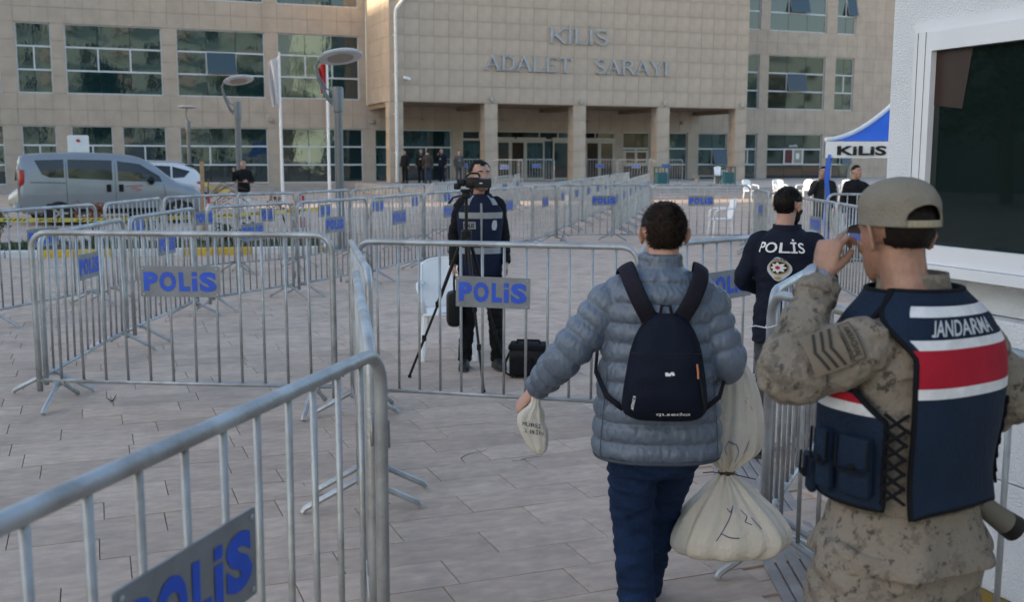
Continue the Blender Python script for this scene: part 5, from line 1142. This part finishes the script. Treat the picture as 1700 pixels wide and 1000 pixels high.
mk = MB(); mk.add([pk(.02+a/.16, 1.07+b, .008) for a, b in [(q*.6, w*.6) for q, w in ((-.009, -.012), (-.002, -.012), (.001, -.002), (.003, -.010), (.010, -.006), (.006, .012), (-.001, .011), (-.004, .002), (-.006, .010), (-.011, .006))]], [tuple(range(10))]); mk.build('logo', m_white, bp)
for sd in (-1, 1):
    path = [(sd*.05, -.150, 1.235), (sd*.085, -.165, 1.30), (sd*.118, -.135, 1.372), (sd*.132, -.06, 1.412), (sd*.138, .03, 1.40), (sd*.142, .11, 1.32), (sd*.145, .155, 1.2)]
    s = MB(); P_ = [Vector(q[:3]) for q in spline(path, 6)]
    s.tube(P_, .031, 12, flat=.26, up=(1, 0, 0)); s.build('shoulder_strap', m_strap, bp, smooth=True)
    w_ = MB(); w_.tube([(sd*.14, -.14, .915), (sd*.20, -.12, .96), (sd*.235, -.03, 1.03), (sd*.225, .09, 1.12)], .010, 8, flat=.3, up=(0, 0, 1)); w_.build('webbing', m_strap, bp, smooth=True)
hl = MB(); hl.tube([(-.02, -.165, 1.255), (-.014, -.172, 1.292), (.014, -.172, 1.292), (.022, -.165, 1.255)], .006, 6); hl.build('grab_loop', m_strap, bp)

# ---- evidence sacks
m_sack = M('calico', (.60, .555, .485), .85, 0, .08, 6, .3, 55); m_ink = M('ink_blue', (.03, .04, .16), .7); m_inkk = M('ink_black', (.02, .02, .025), .7)
def sack(name, loc, lv, label, pleat, seed, rot=0., nth=96, nz=70):
    e_ = empty(name, loc, rot, label, 'sack'); S = Tor(lv); n_ = seed*3.1
    def mod(th, z):
        r = S.rx(z); a = pleat(z); return r*a*(.6*math.cos(9*th+2*mnoise.noise(Vector((n_, z*9, 0))))+.5*math.cos(17*th+1.3)+.9*mnoise.noise(Vector((math.cos(th)*2.2, math.sin(th)*2.2, z*3+n_))))
    b = S.mesh(nz=nz, nth=nth, mod=mod); b.build('cloth', m_sack, e_, smooth=True); S.mod = mod; return e_, S
def ink(e_, S, strokes, mat, off=.0015, w=.0035):
    for st in strokes:
        m = MB(); pts = []
        for i in range(len(st)-1):
            for t in range(7): pts.append((st[i][0]+(st[i+1][0]-st[i][0])*t/7, st[i][1]+(st[i+1][1]-st[i][1])*t/7))
        pts.append(st[-1]); V = []
        for i, (th, z) in enumerate(pts):
            a = pts[min(i+1, len(pts)-1)]; b = pts[max(i-1, 0)]; dth, dz = (a[0]-b[0])*.2, a[1]-b[1]; l = math.hypot(dth, dz) or 1; nx, nz_ = -dz/l, dth/l
            for s_ in (-1, 1):
                t_, zz = th+s_*nx*w/2/.2, z+s_*nz_*w/2; V.append(S(t_, zz, off+max(S.mod(t_, zz), S.mod(th, z))+.0015))
        m.add(V, [(2*i, 2*i+1, 2*i+3, 2*i+2) for i in range(len(pts)-1)]); m.build('ink_mark', mat, e_)
SL = (.84, 4.02, .0)
sk, S1 = sack('cloth_sack', SL, [(.262, .0, 0, .05, .04, 2), (.270, .0, 0, .15, .10, 2.4), (.30, .01, 0, .212, .14, 2.7), (.36, .025, 0, .225, .15, 2.6), (.44, .02, 0, .185, .13, 2.2), (.52, .01, 0, .105, .085, 2), (.58, 0, 0, .034, .030, 2), (.60, 0, 0, .024, .022, 2), (.62, .005, 0, .040, .034, 2), (.68, .02, 0, .095, .062, 2.1), (.76, .028, 0, .108, .064, 2.2), (.88, .03, 0, .092, .060, 2.2), (.98, .02, 0, .070, .05, 2.2), (1.06, -.0, .0, .040, .04, 2)], 'large tied calico sack hanging from the right hand of the man with the backpack', lambda z: .06+.22*math.exp(-((z-.6)/.09)**2), 2)
ink(sk, S1, [[(-.05, .50), (-.18, .43), (-.30, .365)], [(-.05, .50), (-.12, .475), (-.2, .485)], [(-.26, .395), (-.12, .388), (.0, .385)], [(.14, .48), (.22, .46), (.14, .44), (.24, .43)], [(.3, .455), (.36, .43), (.42, .41)], [(-.35, .68), (-.42, .71), (-.30, .735), (-.05, .73), (.05, .70), (.0, .66)], [(.25, .69), (.4, .74), (.35, .70)]], m_ink)
for st in ([(.2, .90), (.25, .885)], [(.45, .875), (.52, .86)], [(.3, .91), (.33, .90)]): ink(sk, S1, [st], M('ink_red', (.35, .03, .03), .7))
tw = MB(); tw.tube([(math.cos(a)*.027, math.sin(a)*.025, .598+.004*math.sin(3*a)) for a in [i*.5236 for i in range(12)]], .006, 6, closed=True); tw.tube([(-.02, -.026, .598), (-.06, -.03, .606), (-.095, -.02, .600)], .0022, 5); tw.tube([(.02, -.026, .598), (.06, -.03, .588), (.11, -.03, .577)], .0022, 5); tw.ell((0, -.03, .598), (.011, .008, .009), 8); tw.build('twine', M('twine', (.05, .035, .025), .9), sk)
pc, S2 = sack('cloth_pouch', (.075, 3.90, .0), [(.70, .03, 0, .010, .010, 2), (.725, .025, 0, .034, .020, 2.2), (.79, .008, 0, .052, .024, 2.4), (.83, -.004, 0, .050, .024, 2.4), (.865, .0, 0, .044, .024, 2), (.895, .012, 0, .020, .018, 2), (.925, .015, .0, .014, .013, 2)], 'small white calico pouch dangling from the left hand', lambda z: .05+.05*(z > .84), 5, R(4), 48, 36)
lt = MB(); 
for tx, zz, hh in (('MÜREZ', .822, .016), ('2 BİN', .795, .015)): text_on(lt, tx, lambda u, v, z0=zz: S2(u/.052, z0+v-.25*u, .005), .062, hh, 0, .2)
lt.build('handwriting', m_inkk, pc)

# ------------------------------------------------------------------ police officer seen from behind
po, J, ct, Mx, k, body = person('police officer in navy jacket lettered POLİS, back turned, behind the corner barrier', (1.645, 6.34, 0), R(-20), 1.655, m_navy, M('trouser_grey', (.035, .038, .045), .85, 0, .2, 10, .2, 80), m_skin, m_hair, dict(elL=(-.27, .0, 1.14), wrL=(-.16, .22, 1.05), elR=(.27, .0, 1.14), wrR=(.14, .24, 1.08), dL=(.8, .5, .1), dR=(-.8, .5, .1), pL=(0, -1, 0), pR=(0, -1, 0), anL=(-.13, -.05, .085), anR=(.14, .18, .085), knR=(.12, .16, .5), hd=(0, .03, 1.618)), R(-26), R(-4), .007, None, hairk='hair', bulk=1.03, coat=.05, beard=m_hair, wr=.006)
def back_text(S, txt, th0, z0, w, h, off, mat, parent, bold=.04, slope=0.):
    t = MB(); text_on(t, txt, lambda u, v: S(th0+u/S.rx(z0), z0+v+slope*u, off), w, h, bold); return t.build('lettering', mat, parent)
m_wl = M('white_print', (.62, .63, .65), .5)
back_text(ct, 'POLİS', -.10, 1.292, .235, .060, .013, m_wl, po, .014)
def disc(S, th0, z0, r, off, mat, parent, name, pts=24, ry=1., fn=None):
    m = MB(); V = [S(th0+math.sin(2*PI*i/pts)*r*(fn(i) if fn else 1)/S.rx(z0), z0+math.cos(2*PI*i/pts)*r*ry*(fn(i) if fn else 1), off) for i in range(pts)]+[S(th0, z0, off)]
    m.add(V, [(i, (i+1) % pts, pts) for i in range(pts)]); return m.build(name, mat, parent)
em = disc(ct, -.11, 1.165, .058, .013, M('crest_pale', (.42, .45, .52), .5), po, 'crest', 24, 1.25, lambda i: .92+.08*math.cos(i*PI/3))
disc(ct, -.11, 1.175, .043, .016, M('crest_gold', (.36, .24, .05), .5), em, 'ring'); disc(ct, -.11, 1.175, .036, .018, m_navy, em, 'field'); disc(ct, -.11, 1.175, .034, .020, m_wl, em, 'star', 32, 1, lambda i: 1 if i % 4 == 0 else (.62 if i % 4 == 2 else .8)); disc(ct, -.11, 1.175, .011, .022, m_fr, em, 'red_mark', 12); disc(ct, -.11, 1.112, .016, .018, MATS['crest_gold'], em, 'laurel', 14, .6)
t = MB(); text_on(t, 'POLİS', lambda u, v: ct(-.11+math.sin(u/.048)*.050/ct.rx(1.17), 1.175+math.cos(u/.048)*.050+v, .018), .055, .010, .03); t.build('lettering', m_navy, em)
c_ = Tor([(1.43*k, 0, -.012, .088, .082, 2), (1.47*k, 0, -.012, .080, .078, 2), (1.50*k, 0, -.012, .078, .076, 2)]); c_.patch(-PI*.88, PI*.88, 1.43*k, 1.505*k, .0, .006, 40, 5).build('collar', m_navy, po, smooth=True)

# ------------------------------------------------------------------ gendarme (nearest figure, back three-quarter)
m_camo = camo_mat('camo_cloth', (.195, .170, .142), (.042, .038, .036), (.125, .108, .092), 30., .57); m_capk = M('cap_khaki', (.20, .183, .152), .9, 0, .10, 8, .35, 140, spec=.12); m_gv = M('gendarme_navy', (.009, .018, .038), .75, 0, .12, 8, .25, 80, spec=.12); m_band = M('band_white', (.56, .58, .62), .4, 0, .12, 26, .25, 60); m_bred = M('band_red', (.30, .012, .028), .7, 0, .1, 8, .15, 80, spec=.12); m_edge = M('edge_binding', (.006, .007, .010), .8, spec=.12)
GP = Vector((1.005, 2.62, 0)); GZ = R(32); ge = empty('person', GP, GZ, 'gendarme in camouflage, khaki cap and navy JANDARMA vest raising a hand to the temple', 'person')
Gi = Matrix.Rotation(-GZ, 3, 'Z'); wl = lambda x, y, z: Gi @ (Vector((x, y, z))-GP)
hd = wl(.955, 2.635, 1.628); HY = R(19)-GZ; Mx = lookmat(hd, HY, R(-6)); hk = .985
shL, shR = Vector((-.170, -.01, 1.375)), Vector((.170, -.01, 1.375))
elL = wl(.657, 2.50, 1.305); wrL = wl(.772, 2.640, 1.505); elR = wl(1.315, 2.74, 1.20); wrR = wl(1.30, 2.95, 1.04)
GT = [(.80, 0, .0, .195, .150, 2.4), (.92, 0, 0, .190, .148, 2.4), (1.05, 0, .01, .182, .142, 2.4), (1.20, 0, .0, .195, .142, 2.5), (1.34, 0, -.005, .196, .134, 2.5), (1.43, 0, -.008, .155, .105, 2.3), (1.475, 0, -.004, .105, .085, 2.1), (1.505, 0, .005, .075, .072, 2), (1.53, 0, .008, .070, .070, 2)]
gt = Tor(GT)
sh = head_shells(Mx, hk, .17); sh.append(gt.mesh(.85, 1.49, 20, 24, -.03))
sh += [limb([shL+Vector((.05, 0, 0)), shL, elL, wrL], [.05, .048, .040, .029], 6, 12), limb([shR-Vector((.05, 0, 0)), shR, elR, wrR], [.05, .048, .040, .029], 6, 12)]
for sx in (-1, 1): sh.append(limb([(sx*.09, 0, .9), (sx*.15, .03, .5), (sx*.165, -.02, .1)], [.08, .05, .035], 6, 10))
tipT = wl(.855, 2.70, 1.640); hdn = (tipT-wrL).normalized(); cam_l = Gi @ Vector((-.3, -.95, .0)); pal = Gi @ Vector((.80, .45, -.30))
sh += hand(wrL+hdn*.015, hdn*.6+Gi @ Vector((.02, .10, .92)), pal, -1, ((38, 52, 30), (44, 58, 34), (52, 62, 36), (58, 66, 40)), 1.06, (.72, .15, .60), .05, 35)
sh += hand(wrR, Gi @ Vector((-.1, .5, -.8)), Gi @ Vector((-1, 0, 0)), 1, (40, 50, 30), 1.05)
body = fuse(sh, .0046, 1, m_skin2, 'body'); link('body', body, ge)
hair_from(body, Mx, hk, 'fade', m_hair, ge, .0028, 5000, .006, 'hair', (0, -.1, -.3), 8); eyes(Mx, hk, ge)
gw = lambda L: .0035*math.sin(L*62)*math.sin(L*17+1)
cs = [gt.mesh(nz=70, nth=60), limb([shL+Vector((.08, 0, .0)), shL, shL.lerp(elL, .5)+Vector((0, 0, -.01)), elL, elL.lerp(wrL, .5), wrL], [.062, .079, .077, .069, .060, .049], 16, 30, gw), limb([shR+Vector((-.08, 0, .0)), shR, shR.lerp(elR, .5), elR, elR.lerp(wrR, .5), wrR], [.060, .078, .074, .068, .060, .048], 16, 30, gw)]
jm = fuse(cs, .0060, 1, m_camo, 'shirt'); wrinkle(jm, .009, 8, (1, 1, 1.9)); wrinkle(jm, .0035, 24, (1, 1, 1.5)); so_ = link('shirt', jm, ge)
# loose shirt tail below the vest
tail = Tor([(.815, 0, 0, .238, .190, 2.4), (.84, 0, 0, .234, .186, 2.4), (.90, 0, 0, .208, .163, 2.4), (.96, 0, 0, .195, .152, 2.4)])
tl_ = tail.mesh(nz=30, nth=90, mod=lambda th, z: (.96-z)*.08*math.sin(7*th+2*mnoise.noise(Vector((th, z*5, 1))))+.004*mnoise.noise(Vector((math.cos(th)*8, math.sin(th)*8, z*20)))); tl_.build('shirt_tail', m_camo, so_, smooth=True)
cu = limb([wrL-(wrL-elL).normalized()*.045, wrL-(wrL-elL).normalized()*.01], [.056, .052], 3, 24); cu.build('cuff', m_camo, so_, smooth=True)
ls = [Tor([(.68, 0, 0, .17, .13, 2.2), (.76, 0, 0, .225, .170, 2.3), (.88, 0, 0, .21, .155, 2.3), (.98, 0, 0, .175, .13, 2.3)]).mesh(nz=14, nth=30)]
for sx in (-1, 1): ls.append(limb([(sx*.115, 0, .86), (sx*.145, .02, .66), (sx*.16, .04, .46), (sx*.16, .0, .26), (sx*.165, -.02, .10)], [.132, .128, .112, .10, .09], 8, 20))
jm = fuse(ls, .008, 2, m_camo, 'trousers'); wrinkle(jm, .012, 7, (1, 1, 1.8)); tr_ = link('trousers', jm, ge)
cp_ = MB(); cp_.cbox((-.275, .03, .60), (.05, .18, .20), .015); cp_.build('cargo_pocket', m_camo, tr_, smooth='auto')
for sx in (-1, 1): shoe(ge, (sx*.165, -.02, .085), R(-8*sx), 1.05)
# shirt collar, rank patch
c_ = Tor([(1.47, 0, .004, .098, .088, 2), (1.50, 0, .006, .086, .082, 2), (1.535, 0, .010, .078, .078, 2)]); c_.patch(-PI*.9, PI*.9, 1.47, 1.538, .0, .006, 40, 6).build('shirt_collar', m_camo, so_, smooth=True)
# sleeve rank patch laid on the upper arm, facing outwards and back
ax = (elL-shL).normalized(); mid = shL.lerp(elL, .62); out = (Gi @ Vector((-.55, -.80, .25))); out = (out-ax*out.dot(ax)).normalized(); acr = ax.cross(out)
def arm_pt(u, v, o): a = u/.085; return mid+ax*v+(out*math.cos(a)+acr*math.sin(a))*(.0865+o)
def arm_quad(u0, u1, v0, v1, o, mat, name, parent, skew=0.):
    m = MB(); m.grid(lambda s, t: arm_pt(u0+(u1-u0)*s, v0+(v1-v0)*t+skew*s, o), 8, 4); return m.build(name, mat, parent, smooth=True)
m_patch = M('patch_khaki', (.15, .125, .095), .9, 0, .1, 20); m_pk = M('patch_dark', (.025, .022, .02), .85)
rp = arm_quad(-.05, .05, -.045, .045, .006, m_patch, 'rank_patch', so_)
for i in range(3): arm_quad(-.044, .0, -.035+i*.02, -.027+i*.02, .0085, m_pk, 'chevron', rp, .018); arm_quad(.0, .044, -.017+i*.02, -.009+i*.02, .0085, m_pk, 'chevron', rp, -.018)
np_ = arm_quad(-.045, .045, -.082, -.052, .006, m_patch, 'name_patch', so_)
for (a, b, c, d) in ((-.045, .045, -.082, -.080), (-.045, .045, -.054, -.052), (-.045, -.043, -.08, -.054), (.043, .045, -.08, -.054)): arm_quad(a, b, c, d, .0085, m_pk, 'border', np_)
t = MB(); text_on(t, 'JANDARMA', lambda u, v: arm_pt(u, -.067-v, .009), .072, .015, .02); t.build('lettering', m_pk, np_)
# vest panels
def vz(v, a, b): return a+(b-a)*v
ga = .745
def bedge(u, v):  # back panel: narrow over the armholes, wide below
    z = .985+(1.500-.985)*v; q = min(1, max(0, (z-1.345)/.125)); w = .72+.70*q*q*(3-2*q); return ((u*2-1)*w, z-.018*abs(u*2-1)**3*(v < .1))
def fedge(u, v):
    z = .985+(1.495-.985)*v; w0 = .95+.0*v; w = 1.08 if z < 1.20 else 1.08+.55*math.sin(min(1, (z-1.20)/.12)*PI/2)-.25*max(0, (z-1.38)/.1); return (-w-(2*PI-2*w)*u, z)
OV = .031
bk = gt.patch(0, 0, 0, 0, OV, .012, 44, 48, bedge).build('vest_back', m_gv, ge, smooth='auto'); ft = gt.patch(0, 0, 0, 0, OV, .012, 60, 48, fedge).build('vest_front', m_gv, ge, smooth='auto')
def zband(ed, z0, z1, o, mat, name, parent, nu=40, lo=.985, hi=1.500, inset=.0):
    m = MB()
    def f(u, v):
        z = z0+(z1-z0)*v; th, _ = ed(inset+(1-2*inset)*u, (z-lo)/(hi-lo)); return gt(th, z, OV+.012+o)
    m.grid(f, nu, 5); return m.build(name, mat, parent, smooth=True)
zband(bedge, 1.448, 1.471, .002, m_band, 'reflective_band', bk, inset=.17); zband(bedge, 1.376, 1.398, .002, m_band, 'reflective_band', bk, inset=.07); zband(bedge, 1.286, 1.376, .0015, m_bred, 'red_band', bk, inset=.02); zband(bedge, 1.262, 1.287, .002, m_band, 'reflective_band', bk, inset=.015)
zband(fedge, 1.213, 1.240, .002, m_band, 'reflective_band', ft, 50, .985, 1.495, .01); zband(fedge, 1.240, 1.262, .0015, m_bred, 'red_band', ft, 50, .985, 1.495, .01)
jf = lambda u, v: gt(-.10+u/.20, 1.4235+v, OV+.016)
t = MB(); text_on(t, 'IANDARMA', jf, .172, .036, .014)
hk_ = [(-.0835, -.018), (-.0835, -.010), (-.0875, -.0135), (-.0915, -.0125), (-.0930, -.016), (-.0885, -.0185)]; t.add([jf(*q) for q in hk_], [tuple(range(6))]); t.build('lettering', M('print_silver', (.42, .46, .52), .5), bk)
for S_e, ed, n_ in ((bk, bedge, 'edge_binding'), (ft, fedge, 'edge_binding')):
    m = MB(); lo, hi = .985, 1.500
    pts = [ed(0, j/40) for j in range(41)]+[ed(i/40, 1) for i in range(1, 40)]+[ed(1, 1-j/40) for j in range(41)]+[ed(1-i/40, 0) for i in range(1, 40)]
    m.tube([gt(th, z, OV+.006) for th, z in pts], .0075, 8, closed=True); m.build(n_, m_edge, S_e, smooth=True)
# side lacing
for sd in (-1, 1):
    m = MB()
    for i in range(6):
        z = 1.005+i*.036; a, b = .80, 1.10
        m.tube([gt(-sd*a, z, OV+.018), gt(-sd*(a+b)/2, z+.022, OV+.022), gt(-sd*b, z+.042, OV+.018)], .0042, 6); m.tube([gt(-sd*b, z, OV+.018), gt(-sd*(a+b)/2, z+.022, OV+.026), gt(-sd*a, z+.042, OV+.018)], .0042, 6)
    m.build('lacing', m_edge, bk)
# pouches on the left front of the vest
def pouch(th, z0, w, h, d):
    c = gt(th, z0+h/2, OV+.012+d/2); nrm = Vector((math.sin(th), -math.cos(th), 0)); m = MB(); m.cbox((0, 0, 0), (w, d, h), .009); rot = Matrix.Rotation(math.atan2(nrm.y, nrm.x)+PI/2, 3, 'Z'); m.v = [tuple(rot @ Vector(p)+c) for p in m.v]; o = m.build('pouch', m_gv, ft, smooth='auto')
    f = MB(); f.cbox((0, -.008, h*.24), (w*1.04, d*1.02, h*.56), .010); f.v = [tuple(rot @ Vector(p)+c) for p in f.v]; fo = f.build('flap', m_gv, o, smooth='auto')
    q = MB(); q.ell((0, -d/2-.012, h*.02), (.009, .004, .009), 10); q.v = [tuple(rot @ Vector(p)+c) for p in q.v]; q.build('snap', m_edge, o)
    q = MB(); q.tube([rot @ Vector(p)+c for p in ((-w*.52, -d/2-.010, h*.5), (-w*.52, -d/2-.012, .0), (-w*.4, -d/2-.012, -.05*h), (w*.4, -d/2-.012, -.05*h), (w*.52, -d/2-.012, 0), (w*.52, -d/2-.010, h*.5))], .0035, 6); q.build('flap_edge', m_edge, o)
pouch(-1.38, 1.015, .080, .145, .030); pouch(-1.74, 1.010, .055, .15, .026); pouch(-2.15, .975, .05, .10, .022)
# belt kit on the right hip
m = MB(); m.cbox((.235, -.045, .945), (.05, .05, .09), .012); m.tube([(.235, -.05, .92), (.275, -.07, .885), (.315, -.085, .855)], [.028, .030, .033], 14); hs = m.build('holster', M('holster_olive', (.12, .11, .09), .7, 0, .1, 10), ge, smooth='auto')
m = MB(); m.tube([(.312, -.084, .857), (.338, -.095, .838)], [.0335, .036], 14); m.build('holster_cap', m_black, hs, smooth='auto'); m = MB(); m.cbox((.225, -.03, 1.0), (.035, .05, .05), .01); m.build('belt_clip', m_black, hs, smooth='auto')
m = MB(); m.tube([gt(1.15, 1.22, .045), gt(1.15, 1.19, .06), gt(1.12, 1.15, .055), gt(1.15, 1.12, .06)], .005, 6); m.build('cord_knot', m_black, bk)
# wristwatch
ww = empty('wristwatch', GP, GZ, 'grey steel wristwatch on the raised arm of the gendarme', 'watch'); ad = (wrL-elL).normalized(); s1 = ad.orthogonal().normalized(); s2 = ad.cross(s1)
wc = wrL+ad*.008
for i in range(22):
    a = 2*PI*i/22; rr = s1*math.cos(a)+s2*math.sin(a); tn_ = ad.cross(rr); m = MB(); m.cbox((0, 0, 0), (.011, .020, .006), .0015); rm = Matrix((tn_, ad, rr)).transposed(); m.v = [tuple(rm @ Vector(p)+wc+rr*.0385) for p in m.v]; m.build('link', M('watch_steel', (.30, .31, .33), .35, .8), ww)
rr = Gi @ Vector((-.75, -.35, .55)); rr = (rr-ad*rr.dot(ad)).normalized(); m = MB(); m.lathe([(.019, 0), (.021, .004), (.021, .011), (.017, .013)], 20, wc+rr*.036, rr.to_track_quat('Z', 'Y').to_matrix()); m.build('case', MATS['watch_steel'], ww, smooth='auto')
# ---- cap
cap = empty('field_cap', GP+Matrix.Rotation(GZ, 3, 'Z') @ hd, GZ+HY, 'khaki cloth cap with rear opening and strap on the gendarme', 'cap')
cap.rotation_euler = (Mx.to_3x3().to_4x4()).to_euler(); cap.rotation_euler = (Matrix.Rotation(GZ, 4, 'Z') @ Mx.to_3x3().to_4x4()).to_euler()
def capp(th, v, o=0.):  # th 0 = back, v 0 rim .. 1 crown
    z = .024+.118*v; f_ = (1-max(0, (v-.40)/.60)**2.1)**.5 if v > .40 else 1.; sn, cs_ = math.sin(th), math.cos(th)
    lump = .003*mnoise.noise(Vector((sn*2.5, cs_*2.5, v*2.6)))+.0015*mnoise.noise(Vector((sn*7, cs_*7, v*6)))
    return Vector(((.0865+o+lump)*f_*sn*(1.0-.02*v), -.012-(.107+o+lump)*f_*cs_, z+.010*math.cos(th)*-1*(1-v)))
m = MB(); V = []; F = []; nt_, nv_ = 96, 26
for j in range(nv_+1):
    for i in range(nt_): V.append(capp(2*PI*i/nt_, j/nv_))
def in_open(i, j):
    th = (i+.5)/nt_*2*PI; th = th-2*PI if th > PI else th; v = (j+.5)/nv_; return abs(th) < .62 and .0 <= v < .135+.30*math.sqrt(max(0, 1-(th/.62)**2))
for j in range(nv_):
    for i in range(nt_):
        if not in_open(i, j): F.append((j*nt_+i, j*nt_+(i+1) % nt_, (j+1)*nt_+(i+1) % nt_, (j+1)*nt_+i))
m.add(V, F); co_ = m.build('crown', m_capk, cap, smooth=True); md = co_.modifiers.new('t', 'SOLIDIFY'); md.thickness = .003; md.offset = 1
m = MB(); m.tube([capp(-.64+1.28*t/30, .0+.135+.31*math.sqrt(max(0, 1-((-.64+1.28*t/30)/.64)**2)), .002) for t in range(31)], .0032, 6); m.build('opening_binding', m_capk, cap, smooth=True)
m = MB(); m.grid(lambda u, v: capp(-.70+1.40*u, .0+.135*v, .002+.001*math.sin(u*60)), 40, 4); so2 = m.build('strap', M('strap_khaki', (.26, .23, .16), .8, 0, .1, 30), cap, smooth=True); md = so2.modifiers.new('t', 'SOLIDIFY'); md.thickness = .003
m = MB(); m.tube([capp(.64+(2*PI-1.28)*t/60, .12, .0015) for t in range(61)], .0018, 5); m.build('band_stitch', m_capk, cap, smooth=True)
m = MB()
for o_ in (0, .004): m.grid(lambda u, v: Vector((.078*math.sin((u-.5)*2.7)*(1+.0*v), .082+.012-(.0)+.10*math.cos((u-.5)*2.7)*.25+.068*v*math.cos((u-.5)*2.0)-.02*abs(u-.5), .030-.018*v-.03*(2*u-1)**2*(.5+v*.5)+o_)), 24, 8)
m.build('brim', m_capk, cap, smooth=True)
